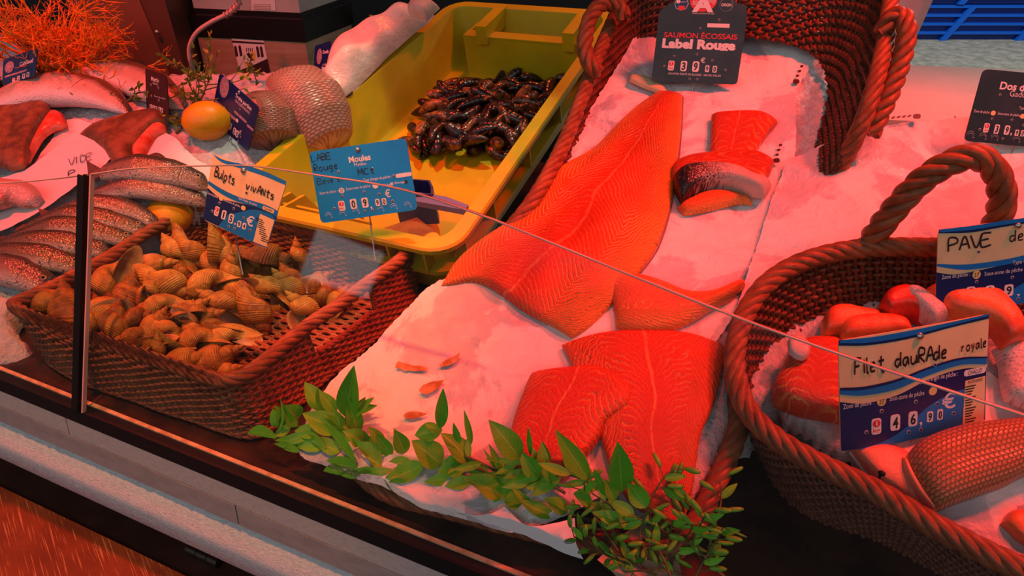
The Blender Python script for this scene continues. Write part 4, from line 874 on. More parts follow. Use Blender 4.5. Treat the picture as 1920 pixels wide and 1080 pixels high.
# pixel, length in pixels, where the apex points in the view (deg, up = 90), roll, kind, own label
WL = [(68, 577, 88, -12, 200, 2, 'pale whelk at the far left corner of the basket, mouth open'), (124, 578, 96, 112, 40, 1, 'whelk with a frilled spire pointing up, second from the left corner'),
 (203, 528, 92, -105, 170, 2, 'large whelk with a wide dark mouth next to the bare ice patch'), (238, 552, 78, 80, 20, 0, ''), (182, 585, 78, 160, 90, 1, ''), (150, 612, 62, 30, 60, 0, ''),
 (288, 498, 76, 12, 300, 1, 'smooth rounded whelk lying at the inner edge of the bare ice patch'), (325, 470, 72, 125, 30, 0, 'whelk at the top left of the heap with its tip up to the left'), (365, 472, 78, -70, 80, 3, ''), (396, 482, 84, -86, 10, 1, ''), (424, 486, 80, 100, 120, 0, ''), (452, 480, 70, 140, 70, 3, ''),
 (282, 548, 66, 95, 0, 1, ''), (322, 530, 86, -48, 60, 0, ''), (386, 537, 104, 200, 140, 2, ''), (430, 512, 76, 80, 200, 2, ''), (292, 578, 78, 185, 40, 3, ''), (242, 596, 82, 10, 350, 1, ''), (203, 614, 86, 82, 100, 0, 'ochre whelk with its spire pointing up against the front rim by the black glass seal'),
 (256, 636, 82, -170, 240, 2, ''), (318, 622, 74, 150, 270, 2, ''), (290, 607, 64, 60, 0, 3, ''), (362, 580, 62, 40, 70, 1, ''), (377, 596, 74, 20, 300, 0, ''), (424, 577, 106, 142, 215, 2, 'slender whelk in the middle of the heap with a long gaping mouth'),
 (356, 612, 58, -30, 0, 1, ''), (402, 612, 74, 170, 280, 2, ''), (362, 642, 88, 185, 60, 0, ''), (412, 640, 92, 188, 30, 3, ''), (404, 674, 96, 30, 120, 1, 'whelk low in the front corner of the basket with its tip up to the right'), (346, 676, 80, 10, 20, 0, ''), (292, 660, 58, 90, 0, 1, ''), (424, 696, 54, 20, 50, 0, ''),
 (452, 546, 94, 172, 330, 1, ''), (500, 541, 84, 142, 60, 3, ''), (487, 587, 86, -78, 20, 0, 'whelk on its own with the tip hanging down towards the bare woven bottom'), (512, 482, 78, -14, 100, 1, ''), (560, 485, 72, 95, 200, 3, 'whelk standing highest by the pale reflection in the glass'), (541, 521, 64, 120, 40, 0, ''), (546, 548, 98, 122, 190, 2, ''), (606, 550, 88, 10, 330, 1, 'whelk furthest to the right below the pale reflection'), (574, 584, 94, 128, 200, 2, 'whelk with an orange foot showing, against the right rim of the basket'), (634, 562, 62, 60, 0, 0, ''), (598, 524, 58, 30, 70, 3, ''),
 (491, 516, 64, 150, 80, 1, ''), (468, 502, 60, 60, 10, 0, ''), (330, 560, 62, 30, 0, 1, ''), (262, 570, 66, 150, 40, 3, ''), (214, 574, 70, 120, 0, 0, ''), (346, 594, 60, 70, 20, 1, ''), (440, 556, 62, 80, 60, 0, ''), (528, 572, 54, 20, 0, 3, ''), (308, 640, 58, 160, 30, 1, ''), (234, 640, 60, 40, 50, 0, ''), (345, 500, 64, 20, 10, 0, ''), (300, 522, 58, 60, 40, 1, ''), (410, 450, 50, 100, 0, 3, '')]
def heap(px, py):
    a = np.clip((px-330)/210, 0, 1)*np.clip((py-380)/180, 0, 1); left = np.clip((240-px)/180, 0, 1)
    return 0.082-0.050*a+0.004*left-0.022*np.clip((py-600)/90, 0, 1)*np.clip((px-180)/160, 0, 1)
for i, (x, y, ln, ang, roll, kd, lab) in enumerate(WL):
    under = i >= 44
    h = heap(x, y)-(0.026 if under else 0); p = at_z(np.float64(x), np.float64(y), h); dist = np.linalg.norm(p-Cp)
    src = wproto[kd]; L_ = ln*dist/FPX*1.12
    qd = 0.068+0.30*L_-qof(p[0], p[1])
    if qd > 0: p = p+nb*qd                            # keep clear of the front wall of the basket
    a = math.radians(ang); dv = np.array([1., 0, 0])*math.cos(a)+_up*math.sin(a)        # apex direction across the view
    dv = dv+0.25*_fw*math.sin(math.radians(roll*1.3)); dv[2] *= 0.8; dv /= np.linalg.norm(dv)
    q = Vector(dv).to_track_quat('Z', 'Y'); rot = (q.to_matrix() @ Matrix.Rotation(math.radians(roll), 3, 'Z')).to_euler()
    first = src.get('label') is None
    if first: o = src; o.location = p; o.rotation_euler = rot; o.scale = (L_,)*3
    else: o = dup(src, p, rot, L_)
    tag(o, (lab if lab else 'ochre brown whelk lying in the heap in the rectangular wicker basket'), 'whelk', 'whelks in the rectangular basket')
# ------------------------------------------------------------------ whole fish on the left
def fish_mat(name, back, flank, belly, spots=0.0, spot_col=(0.02, 0.015, 0.01), sheen=0.25, yellow=False):
    m, t, p = newmat(name); tc = N(t, 'ShaderNodeTexCoord'); sp = N(t, 'ShaderNodeSeparateXYZ'); L(t, tc.outputs['UV'], sp.inputs[0]); ob = tc.outputs['Object']
    k = math_(t, 'MULTIPLY_ADD', math_(t, 'COSINE', math_(t, 'MULTIPLY', sp.outputs[1], 2*PI)), 0.5, 0.5)
    k = math_(t, 'ADD', k, math_(t, 'MULTIPLY_ADD', noise(t, ob, 26, 4), 0.30, -0.15))
    c = ramp(t, k, [(0.10, belly), (0.32, flank), (0.52, flank), (0.72, back)])
    if spots:
        v = N(t, 'ShaderNodeTexVoronoi'); v.inputs['Scale'].default_value = 150; L(t, ob, v.inputs['Vector'])
        s = math_(t, 'LESS_THAN', v.outputs['Distance'], 0.30); s = math_(t, 'MULTIPLY', s, ramp(t, noise(t, ob, 40, 2), [(0.42, (0, 0, 0)), (0.56, (1, 1, 1))])); c = mixc(t, math_(t, 'MULTIPLY', s, spots), c, spot_col)
    if yellow:
        y = ramp(t, noise(t, ob, 11, 2, 0.4, 0.8), [(0.68, (0, 0, 0)), (0.74, (1, 1, 1))]); c = mixc(t, math_(t, 'MULTIPLY', y, 0.7), c, (0.75, 0.40, 0.03))
    L(t, c, p.inputs['Base Color']); p.inputs['Roughness'].default_value = sheen; p.inputs['Specular IOR Level'].default_value = 0.9
    v2 = N(t, 'ShaderNodeTexVoronoi'); v2.inputs['Scale'].default_value = 300; L(t, ob, v2.inputs['Vector']); bumpn(t, p, math_(t, 'ADD', v2.outputs['Distance'], math_(t, 'MULTIPLY', noise(t, ob, 60, 4), 0.5)), 0.5, 0.002); return m
M_eye = mat('fish_eye', (0.01, 0.01, 0.012), 0.08, spec=0.8); M_iris = mat('fish_iris', (0.42, 0.30, 0.16), 0.25)
M_fin = mat('fish_fin', (0.16, 0.10, 0.07), 0.45, (0.09, 0.05, 0.04), 90)
def fish(name, label, cat, spine, hw, surf, mt_, flat=0.62, lift=1.0, eye=0.09, tail=True, fin=True, group=None, n=46, k=20, gill=True, up=1, sup=2.0):
    sp_ = catmull(np.c_[np.array(spine, float), np.zeros(len(spine))], n)[:, :2]; w_ = np.interp(np.linspace(0, 1, n), np.linspace(0, 1, len(hw)), hw)
    cap = np.sin(np.clip(np.linspace(0, 1, n)/0.07, 0, 1)*PI/2)**0.6*np.sin(np.clip((1-np.linspace(0, 1, n))/0.03, 0, 1)*PI/2)**0.6
    P = hit(sp_[:, 0], sp_[:, 1], surf); dist = np.linalg.norm(P-Cp, axis=1); r = w_*cap*dist/FPX*1.12
    e = 2e-3; nn = np.stack([-(surf(P[:, 0]+e, P[:, 1])-surf(P[:, 0]-e, P[:, 1]))/(2*e), -(surf(P[:, 0], P[:, 1]+e)-surf(P[:, 0], P[:, 1]-e))/(2*e), np.ones(n)], -1).mean(0); nn /= np.linalg.norm(nn)
    T = np.gradient(P, axis=0); T /= np.linalg.norm(T, axis=1, keepdims=True); S = np.cross(nn, T); S /= np.linalg.norm(S, axis=1, keepdims=True)
    if (S.mean(0)@nb)*up < 0: S = -S
    P = P+nn*(r*flat*lift)[:, None]*0.9; a = np.linspace(0, 2*PI, k, endpoint=False)
    ca = np.sign(np.cos(a))*np.abs(np.cos(a))**(2/sup); sa = np.sign(np.sin(a))*np.abs(np.sin(a))**(2/sup)
    G = P[:, None]+r[:, None, None]*(ca[None, :, None]*S[:, None]+flat*sa[None, :, None]*nn)
    uv = np.stack(np.broadcast_arrays(np.linspace(0, 1, n)[:, None], (a/(2*PI))[None]), -1)
    m = M(); m.grid(G, uv, (False, True)); m.f += [tuple(range(k))[::-1], tuple((n-1)*k+i for i in range(k))]; m.mi += [0, 0]
    o = tag(m.build(name, mt_), label, cat, group)
    if eye:
        i = max(2, int(eye*n)); c = P[i]+r[i]*0.22*S[i]+nn*r[i]*flat*0.93; ex = [T[i], S[i], nn]
        M().ball(c, (r[i]*.24, r[i]*.24, r[i]*.09), 14, 8, ex).build('iris', M_iris, o); M().ball(c+nn*r[i]*.05, (r[i]*.14, r[i]*.14, r[i]*.08), 12, 8, ex).build('eye', M_eye, o)
    if gill:
        i = int(0.20*n); aa = np.linspace(0.25*PI, 0.80*PI, 14); pts = np.array([P[min(n-1, i+int(3*math.sin(x)))]+r[i]*1.01*(math.cos(x)*S[i]+flat*math.sin(x)*nn) for x in aa])
        M().tube(pts, r[i]*0.05, 6, False, nn).build('gill_edge', M_fin, o)
    if fin:
        i0, i1 = int(.42*n), int(.62*n); b = P[i0:i1]+S[i0:i1]*r[i0:i1, None]*0.93; h = np.sin(np.linspace(0.25, PI, i1-i0))*r[i0:i1]*0.42
        M().grid(np.stack([b-nn*.0006, b+S[i0:i1]*h[:, None]-T[i0:i1]*h[:, None]*-.3, b+nn*.0006], 1)).build('dorsal_fin', M_fin, o)
    if tail:
        t0 = P[-2]; R_ = r[int(.8*n)]*1.5; tp = [t0-S[-1]*R_*.18, t0+S[-1]*R_*.18, t0+T[-1]*R_*1.1+S[-1]*R_*.9, t0+T[-1]*R_*.75, t0+T[-1]*R_*1.1-S[-1]*R_*.9]
        M().prism(np.array(tp), nn*0.0012).build('tail_fin', M_fin, o, smooth=False)
    return o
M_trout = fish_mat('trout_skin', (0.040, 0.034, 0.016), (0.17, 0.11, 0.06), (0.45, 0.34, 0.28), 0.8, yellow=True)
M_trout2 = fish_mat('silver_trout_skin', (0.06, 0.045, 0.035), (0.28, 0.15, 0.11), (0.50, 0.38, 0.34), 0.6)
tr = [([(392, 352), (330, 335), (255, 325), (190, 330)], [14, 23, 24, 12], M_trout2, 'silvery pink trout, uppermost of the row, its head behind the cream and blue sign', 0.030),
      ([(392, 384), (320, 366), (250, 358), (175, 368)], [10, 19, 19, 9], M_trout2, 'pinkish trout lying second from the top of the row', 0.022),
      ([(300, 426), (250, 402), (180, 392), (100, 408)], [9, 17, 18, 8], M_trout2, 'trout with a bright flank lying third from the top of the row', 0.018),
      ([(282, 440), (225, 424), (140, 412), (50, 432)], [12, 19, 18, 8], M_trout, 'greenish trout with its eye close above the basket rim', 0.015),
      ([(262, 462), (200, 444), (120, 434), (15, 456)], [13, 20, 19, 9], M_trout, 'green brown trout crossing behind the black glass seal', 0.012),
      ([(215, 478), (160, 468), (90, 462), (-30, 478)], [14, 20, 20, 10], M_trout, 'spotted trout lying just above the lowest pair', 0.010),
      ([(168, 512), (120, 497), (50, 488), (-70, 500)], [14, 22, 22, 12], M_trout, 'thick olive trout with its gill next to the basket corner', 0.008),
      ([(106, 552), (65, 530), (10, 516), (-90, 520)], [16, 26, 26, 14], M_trout2, 'trout lowest in the row, its large head resting by the basket corner', 0.006)]
for sp_, hw, mt_, lab, lf in tr: fish('trout', lab, 'trout', sp_, hw, (lambda l: (lambda X, Y: S_left(X, Y)+l))(lf), mt_, group='trout in a row on the ice')
SL = lambda o: (lambda X, Y: S_left(X, Y)+o)
M_white = fish_mat('pale_fish_skin', (0.13, 0.065, 0.03), (0.62, 0.44, 0.36), (0.78, 0.74, 0.72), 0.25, (0.3, 0.1, 0.05), 0.3, True)
fish('whole_fish', 'large pale fish with a brown back and pointed head toward the dark red sign', 'fish', [(243, 214), (205, 196), (150, 188), (90, 192), (20, 210), (-60, 225)], [10, 27, 34, 34, 24, 10], SL(0.012), M_white, 0.6, gill=True, eye=0.10)
fish('whole_fish', 'white fish lying behind the pale one, its belly running behind the dark red sign', 'fish', [(345, 205), (300, 182), (240, 160), (180, 150), (120, 152)], [12, 30, 30, 24, 10], SL(0.004), M_white, 0.55, gill=False, eye=0)
M_brown = mat('turbot_skin', (0.12, 0.055, 0.022), 0.4, (0.28, 0.12, 0.045), 38, 0.6, 240)
M_redfl = mat('raw_red_flesh', (0.62, 0.06, 0.03), 0.25, (0.72, 0.22, 0.12), 30, 0.3, 120)
M_pale = mat('pale_belly_flesh', (0.74, 0.56, 0.50), 0.3, (0.70, 0.30, 0.20), 22, 0.2, 100)
def flat_fish(lab, rails, edge_rails, o_, T=0.022, curl=None):
    c = hit(np.array([rails[1][2][0]], float), np.array([rails[1][2][1]], float), SL(0))[0]
    t_ = thing('flatfish', lab, 'flatfish', c)
    slab(rails, SL(o_), T, 24, 34, p=2.6, off=0.002, wr=0.001).build('body', M_brown, t_)
    for nm_, er, mm in edge_rails: slab(er, SL(o_*0.6), T*0.8, 12, 26, p=2.5, off=0.004).build(nm_, mm, t_)
flat_fish('brown speckled flatfish at the photo edge with a pale pink cut head', [[(-60, 195), (0, 190), (45, 172), (85, 185), (100, 215)], [(-60, 250), (0, 255), (45, 250), (75, 240), (92, 226)], [(-60, 310), (0, 315), (25, 322), (52, 312), (62, 270)]], [('cut_head', [[(58, 312), (62, 270), (78, 235), (105, 214), (122, 218)], [(64, 300), (85, 265), (105, 250), (118, 246), (128, 240)]], M_redfl), ('mouth', [[(0, 200), (12, 196), (28, 214)], [(0, 240), (18, 238), (34, 226)]], M_redfl)], 0.030)
flat_fish('brown triangular flatfish with a red cut edge beside the dark red sign', [[(150, 256), (185, 236), (235, 222), (290, 212), (312, 216)], [(195, 285), (225, 262), (255, 246), (290, 230), (313, 222)], [(215, 318), (240, 312), (256, 290), (290, 248), (315, 236)]], [('red_cut_edge', [[(254, 305), (252, 282), (275, 248), (312, 222)], [(268, 312), (282, 292), (296, 268), (316, 256)]], M_redfl)], 0.016)
fish('fish_piece', 'pinkish white gutted fish piece on the printed paper at the photo edge', 'fish', [(72, 388), (45, 376), (10, 380), (-40, 390)], [12, 26, 34, 30], SL(0.030), fish_mat('gutted_skin', (0.62, 0.40, 0.34), (0.76, 0.55, 0.50), (0.6, 0.25, 0.18)), 0.5, eye=0, tail=False, fin=False, gill=False)
tag(slab([[(82, 232), (102, 255), (72, 300), (58, 322)], [(140, 225), (160, 240), (120, 290), (84, 330)], [(172, 232), (178, 236), (130, 300), (92, 332)]], SL(0.010), 0, 20, 24, wr=0.002, off=0.004).build('wrapping_paper', M_paper2), 'small pale paper slip under the cut head of the speckled flatfish', 'paper')
# bream
M_br1 = scale_mat('bream_scales', (0.46, 0.26, 0.20), (0.60, 0.36, 0.28), (0.10, 0.05, 0.04), 40, 26); M_br2 = scale_mat('dark_bream_scales', (0.30, 0.16, 0.12), (0.44, 0.24, 0.17), (0.05, 0.025, 0.02), 40, 26)
fish('sea_bream', 'plump sea bream with a pale head standing against the yellow crate edge', 'sea bream', [(512, 150), (548, 178), (572, 210), (592, 245), (615, 290)], [18, 44, 54, 52, 40], SL(-0.012), M_br1, 0.75, eye=0, gill=True, fin=True, tail=False)
fish('sea_bream', 'darker sea bream close behind the tilted blue sign', 'sea bream', [(466, 190), (490, 215), (504, 245), (512, 285)], [16, 36, 44, 36], SL(-0.006), M_br2, 0.75, eye=0, gill=False, fin=False, tail=False)
# printed papers
M_pen = mat('pen_ink', (0.02, 0.015, 0.02), 0.6)
pps = SL(0.016)
pv = slab([[(232, 286), (190, 276), (150, 258), (140, 262), (70, 318), (0, 345), (-80, 365)], [(215, 305), (170, 312), (130, 330), (90, 352), (40, 375), (-10, 395), (-80, 410)], [(200, 322), (160, 350), (120, 378), (80, 405), (40, 428), (0, 445), (-80, 475)]], lambda X, Y: pps(X, Y), 0, 30, 50, wr=0.0015, wf=8, off=0.012)
pvo = tag(pv.build('printed_paper', M_sheet), 'white wrapping paper with hand-written letters over the trout tails', 'paper')
STROKES = {'V': [[(0, 1), (.5, 0), (1, 1)]], 'I': [[(.3, 1), (.3, 0)]], 'D': [[(0, 0), (0, 1), (.7, .8), (.8, .4), (.5, .05), (0, 0)]], 'E': [[(.8, 1), (0, .95), (0, 0), (.8, .05)], [(0, .5), (.6, .55)]], 'P': [[(0, 0), (.05, 1), (.7, .95), (.75, .6), (.05, .45)]], 'A': [[(0, 0), (.45, 1), (.9, 0)], [(.15, .38), (.75, .42)]],
           'B': [[(0, 0), (.05, 1), (.6, .95), (.6, .65), (.05, .52), (.7, .42), (.72, .1), (0, 0)]], 'u': [[(0, .6), (.05, .1), (.3, 0), (.6, .2), (.65, .6)], [(.65, .6), (.7, 0)]], 'l': [[(0, 1), (.05, .05), (.25, 0)]], 'o': [[(.3, .6), (0, .35), (.15, 0), (.5, .05), (.6, .4), (.3, .6)]], 't': [[(.3, .95), (.3, .1), (.55, .02)], [(0, .62), (.65, .65)]],
           's': [[(.5, .55), (.1, .55), (.1, .35), (.5, .25), (.45, 0), (0, .03)]], 'v': [[(0, .6), (.3, 0), (.65, .62)]], 'N': [[(0, 0), (.05, .8), (.6, .05), (.65, .85)]], 'a': [[(.55, .55), (.1, .5), (0, .15), (.3, 0), (.55, .45)], [(.55, .55), (.65, 0)]], 'n': [[(0, .6), (.03, 0)], [(.03, .4), (.3, .6), (.55, .45), (.6, 0)]], 'i': [[(.15, .6), (.2, 0)], [(.15, .82), (.17, .88)]],
           'd': [[(.5, .5), (.1, .5), (0, .15), (.3, 0), (.55, .3)], [(.6, 1), (.6, 0)]], 'e': [[(.05, .3), (.5, .4), (.4, .6), (.05, .45), (.1, .05), (.55, .05)]], 'f': [[(.6, .95), (.3, 1), (.25, .2), (.1, -.2)], [(0, .5), (.55, .55)]], 'R': [[(0, 0), (.05, 1), (.65, .92), (.6, .55), (.05, .5), (.7, 0)]], 'F': [[(0, 0), (.1, .95), (.75, 1)], [(.07, .5), (.55, .55)]], 'L': [[(0, 1), (0, .02), (.6, .05)]], 'g': [[(.5, .55), (.1, .5), (.05, .2), (.5, .15), (.5, .55), (.5, -.2), (.1, -.3)]], 'y': [[(0, .6), (.25, .15)], [(.55, .65), (.2, -.3)]], 'r': [[(0, .6), (.05, 0)], [(.05, .4), (.4, .6)]], 'M': [[(0, 0), (.1, .95), (.4, .3), (.7, 1), (.8, 0)]], 'C': [[(.7, .9), (.2, .9), (0, .45), (.2, .05), (.7, .08)]], 'é': [[(.05, .3), (.5, .4), (.4, .6), (.05, .45), (.1, .05), (.55, .05)], [(.3, .75), (.5, .95)]], 'c': [[(.5, .5), (.1, .5), (.05, .1), (.5, .05)]], ' ': []}
def pen(text, fn, w=0.09, adv=0.95, h=None):
    """hand lettering as flat ribbons; fn maps (x, y) in letter units to a place"""
    m = M(); x = 0.0
    for ch in text:
        for st in STROKES.get(ch, []):
            q = np.array(st, float); q = catmull(np.c_[q, np.zeros(len(q))], max(6, 4*len(q)))[:, :2] if len(q) > 1 else q
            T = np.gradient(q, axis=0); T /= np.maximum(np.linalg.norm(T, axis=1, keepdims=True), 1e-9); nl = np.c_[-T[:, 1], T[:, 0]]*w/2
            a = np.array([fn(x+p[0], p[1]) for p in q+nl]); b = np.array([fn(x+p[0], p[1]) for p in q-nl]); m.grid(np.stack([b, a], 1))
        x += (0.45 if ch in 'il' else adv if ch != ' ' else 0.7)
    return m
def on_paper(ox, oy, sx, slope, sy, off): return lambda x, y: hit(np.array([ox+sx*x-y*6*0], float), np.array([oy-slope*sx*x-sy*y], float), lambda X, Y: pps(X, Y)+0.0145)[0]
m = pen('VIDE', on_paper(128, 310, 12, 0.25, 13, 0), 0.10)
m2 = pen('P', on_paper(128, 331, 15, 0.3, 10, 0), 0.12); m.add(np.vstack(m2.v), m2.f)
m.build('hand_lettering', M_pen, pvo)
fs = slab([[(304, 250), (270, 300), (262, 322), (250, 345)], [(330, 262), (320, 300), (310, 330), (300, 350)], [(348, 282), (372, 305), (400, 318), (430, 340)]], SL(0.012), 0, 20, 26, wr=0.001, off=0.006)
tag(fs.build('wrapping_paper', M_sheet), 'white paper triangle propped against the red cut edge of the flatfish', 'paper')
# lemons
def lemon(px, py, rpx, o_, lab, mt_):
    p = hit(np.array([px], float), np.array([py+rpx*.4]), SL(o_))[0]; r = rpx*np.linalg.norm(p-Cp)/FPX; ax = [[.95, .3, .0], [-.3, .95, 0], [0, 0, 1]]
    t = np.linspace(-1, 1, 22); rad = np.sqrt(np.maximum(0, 1-t**2))**0.9*r; x = t*r*1.12+np.sign(t)*np.clip(np.abs(t)-.85, 0, 1)*r*0.9
    a = np.linspace(0, 2*PI, 24, endpoint=False); A, Bv, Cz = np.array(ax)
    G = (p+ez*r*.75)[None, None]+x[:, None, None]*A+rad[:, None, None]*(np.cos(a)[None, :, None]*Bv+np.sin(a)[None, :, None]*Cz)
    tag(M().grid(G, None, (False, True)).build('lemon', mt_), lab, 'lemon')
M_lem = mat('lemon_peel', (0.80, 0.40, 0.006), 0.35, (0.74, 0.34, 0.005), 30, 0.25, 300)
lemon(394, 240, 33, 0.004, 'whole lemon on the ice below the tilted blue sign', M_lem)
lemon(322, 418, 33, -0.045, 'lemon peeping over the back rim of the whelk basket', M_lem)
# ------------------------------------------------------------------ price signs
_tc = {}
def text2d(s, bold=0.0):
    if (s, bold) in _tc: return _tc[(s, bold)]
    cu = bpy.data.curves.new('t', 'FONT'); cu.body = s; cu.size = 1.0; cu.offset = bold; cu.resolution_u = 3; cu.fill_mode = 'FRONT'
    ob = bpy.data.objects.new('t', cu); C.objects.link(ob); dg = bpy.context.evaluated_depsgraph_get(); me = ob.evaluated_get(dg).to_mesh()
    v = np.array([x.co[:2] for x in me.vertices]).reshape(-1, 2); f = [tuple(p.vertices) for p in me.polygons]
    ob.evaluated_get(dg).to_mesh_clear(); bpy.data.objects.remove(ob); bpy.data.curves.remove(cu); _tc[(s, bold)] = (v, f); return v, f
def flat(name, c, rough=0.45): return mat(name, c, rough)
S_white = flat('sign_white', (0.80, 0.80, 0.80)); S_ink = flat('sign_black', (0.012, 0.012, 0.014)); S_red = flat('sign_red', (0.75, 0.02, 0.03)); S_tile = flat('tile_white', (0.82, 0.80, 0.78))
S_cream = mat('sign_cream', (0.82, 0.66, 0.36), 0.35, (0.76, 0.58, 0.30), 20); S_blue = mat('sign_blue', (0.0, 0.30, 0.86), 0.32, (0.0, 0.26, 0.78), 15); S_mid = flat('sign_mid_blue', (0.01, 0.20, 0.62), 0.3); S_navy = flat('sign_navy', (0.008, 0.02, 0.13), 0.3); S_dk = mat('sign_blackboard', (0.012, 0.013, 0.018), 0.35, (0.028, 0.03, 0.042), 14)
S_bur = flat('sign_burgundy', (0.045, 0.010, 0.012)); S_pin = mat('steel_pin', (0.5, 0.48, 0.46), 0.25, metal=0.9); S_grey = flat('sign_grey', (0.35, 0.36, 0.38)); S_pale = flat('sign_pale_blue', (0.45, 0.62, 0.80)); S_yel = flat('tile_yellow', (0.80, 0.66, 0.25)); S_shell = mat('shell_print', (0.50, 0.36, 0.42), 0.5, (0.20, 0.12, 0.2), 300)
class Sign:
    def __init__(s, label, corners, dist, mt_, aspect=1.4, bend=0.0, r=0.008, thick=0.0018, poly=None, tilt=None, spike=0.10, group=None):
        c = np.array(corners, float); cp = c.mean(0); p0 = at_d(cp[0], cp[1], dist); best = None
        for a in np.radians(np.arange(-78, 79, 3)):
            for b in np.radians(np.arange(-8, 66, 3)) if tilt is None else [math.radians(tilt)]:
                n = np.array([math.sin(a)*math.cos(b), -math.cos(a)*math.cos(b), math.sin(b)])
                if n@(Cp-p0) < 0.12: continue
                Q = on_plane(c[:, 0], c[:, 1], p0, n); e = np.roll(Q, -1, 0)-Q; l = np.linalg.norm(e, axis=1)
                cost = sum(((e[i]@e[(i+1) % 4])/(l[i]*l[(i+1) % 4]))**2 for i in range(4))+(math.log(l[0]/l[2])**2+math.log(l[1]/l[3])**2)*1.5+(math.log((l[0]+l[2])/(l[1]+l[3])/aspect)**2)*0.8+0.02*b*b
                if best is None or cost < best[0]: best = (cost, n, Q)
        s.n, s.Q = best[1], best[2]; s.p0 = p0; Q = s.Q
        ex = (Q[1]-Q[0])+(Q[2]-Q[3]); s.ex = ex/np.linalg.norm(ex); s.ey = np.cross(s.n, s.ex)
        s.W = np.linalg.norm(Q[1]-Q[0]+Q[2]-Q[3])/2; s.H = np.linalg.norm(Q[0]-Q[3]+Q[1]-Q[2])/2; s.bend = bend
        s.ppm = np.linalg.norm(c[1]-c[0]+c[2]-c[3])/2/s.W; s.ppmy = np.linalg.norm(c[0]-c[3]+c[1]-c[2])/2/s.H
        s.c2 = [s.loc(x, y) for x, y in corners]; base = (Q[2]+Q[3])/2
        s.root = thing('price_sign', label, 'sign', base-s.ey*min(spike, 0.02), group)
        pl = s.round(s.c2, r) if poly is None else [s.loc(x, y) for x, y in poly]
        m = M(); n_ = len(pl); pl = s.dense(pl); n_ = len(pl)
        F = np.array([s.pt(x, y, 0) for x, y in pl]); Bk = np.array([s.pt(x, y, -thick) for x, y in pl]); cf = np.array(pl).mean(0)
        m.add(np.vstack([F, Bk, [s.pt(*cf, 0)], [s.pt(*cf, -thick)]]), [(i, (i+1) % n_, 2*n_) for i in range(n_)]+[((i+1) % n_+n_, i+n_, 2*n_+1) for i in range(n_)]+[(i, i+n_, (i+1) % n_+n_, (i+1) % n_) for i in range(n_)])
        m.build('board', mt_, s.root, smooth=False); s.parts = {}
        if spike:
            b = s.pt(*(np.array(s.c2[2])+np.array(s.c2[3]))/2, -thick-0.002); M().tube(np.array([b+s.ey*s.H*.5, b, b-ez*spike*.9-s.ey*spike*.1]), 0.0011, 6).build('spike', S_pin, s.root)
    def loc(s, x, y): d = on_plane(np.float64(x), np.float64(y), s.p0, s.n)-s.p0; return np.array([d@s.ex, d@s.ey])
    def pt(s, x, y, k): return s.p0+x*s.ex+y*s.ey+s.n*(k-s.bend*x*x)
    def dense(s, pl):
        o = []
        for i in range(len(pl)):
            a, b = np.array(pl[i]), np.array(pl[(i+1) % len(pl)]); k = max(1, int(np.linalg.norm(b-a)/0.012)) if s.bend else 1
            o += [a+(b-a)*t/k for t in range(k)]
        return o
    def round(s, c, r, k=5):
        o = []; c = [np.array(x) for x in c]
        for i in range(len(c)):
            p, a, b = c[i], c[i-1], c[(i+1) % len(c)]; u = (a-p)/np.linalg.norm(a-p)*r; v = (b-p)/np.linalg.norm(b-p)*r
            for t in np.linspace(0, 1, k): o.append(p+u*(1-t)**2+v*t**2)
        return o
    def acc(s, part, mt_): return s.parts.setdefault((part, mt_.name if part in ('allergen_line', 'fish_print', 'printed_wave') else len(s.parts)), (M(), mt_))[0]
    def poly(s, px, mt_, layer=1, part='printed_panel', local=False, close=True):
        pl = px if local else [s.loc(x, y) for x, y in px]; pl = s.dense(pl); v = [s.pt(x, y, 0.00022*layer) for x, y in pl]
        s.acc(part, mt_).add(v, [tuple(range(len(v)))])
    def strip(s, a, b, mt_, layer=1, part='printed_wave', n=26):
        A = catmull(np.c_[np.array(a, float), np.zeros(len(a))], n)[:, :2]; Bq = catmull(np.c_[np.array(b, float), np.zeros(len(b))], n)[:, :2]
        G = np.array([[s.pt(*s.loc(*p), 0.00022*layer) for p in q] for q in (A, Bq)]); s.acc(part, mt_).grid(G)
    def text(s, t, cx, cy, w, h, mt_, layer=3, bold=0.0, part='lettering', ang=0.0):
        v, f = text2d(t, bold); lo, hi = v.min(0), v.max(0); c = (lo+hi)/2; k = (hi-lo); q = (v-c)/k*np.array([w/s.ppm, h/s.ppmy])
        if ang: a = math.radians(ang); q = q@np.array([[math.cos(a), math.sin(a)], [-math.sin(a), math.cos(a)]])
        o = s.loc(cx, cy); s.acc(part, mt_).add([s.pt(x+o[0], y+o[1], 0.00022*layer) for x, y in q], f)
    def pill(s, cx, cy, w, h, mt_, layer=2, part='label_strip', rr=0.5):
        o = s.loc(cx, cy); w, h = w/s.ppm/2, h/s.ppmy/2; r = min(w, h)*rr*2*.98; s.poly(s.round([o+(-w, h), o+(w, h), o+(w, -h), o+(-w, -h)], r), mt_, layer, part, True)
    def disc(s, cx, cy, r, mt_, layer=2, part='printed_dot', n=16, ry=None):
        o = s.loc(cx, cy); s.poly([o+np.array([math.cos(a)*r/s.ppm, math.sin(a)*(ry or r)/s.ppmy]) for a in np.linspace(0, 2*PI, n, endpoint=False)], mt_, layer, part, True)
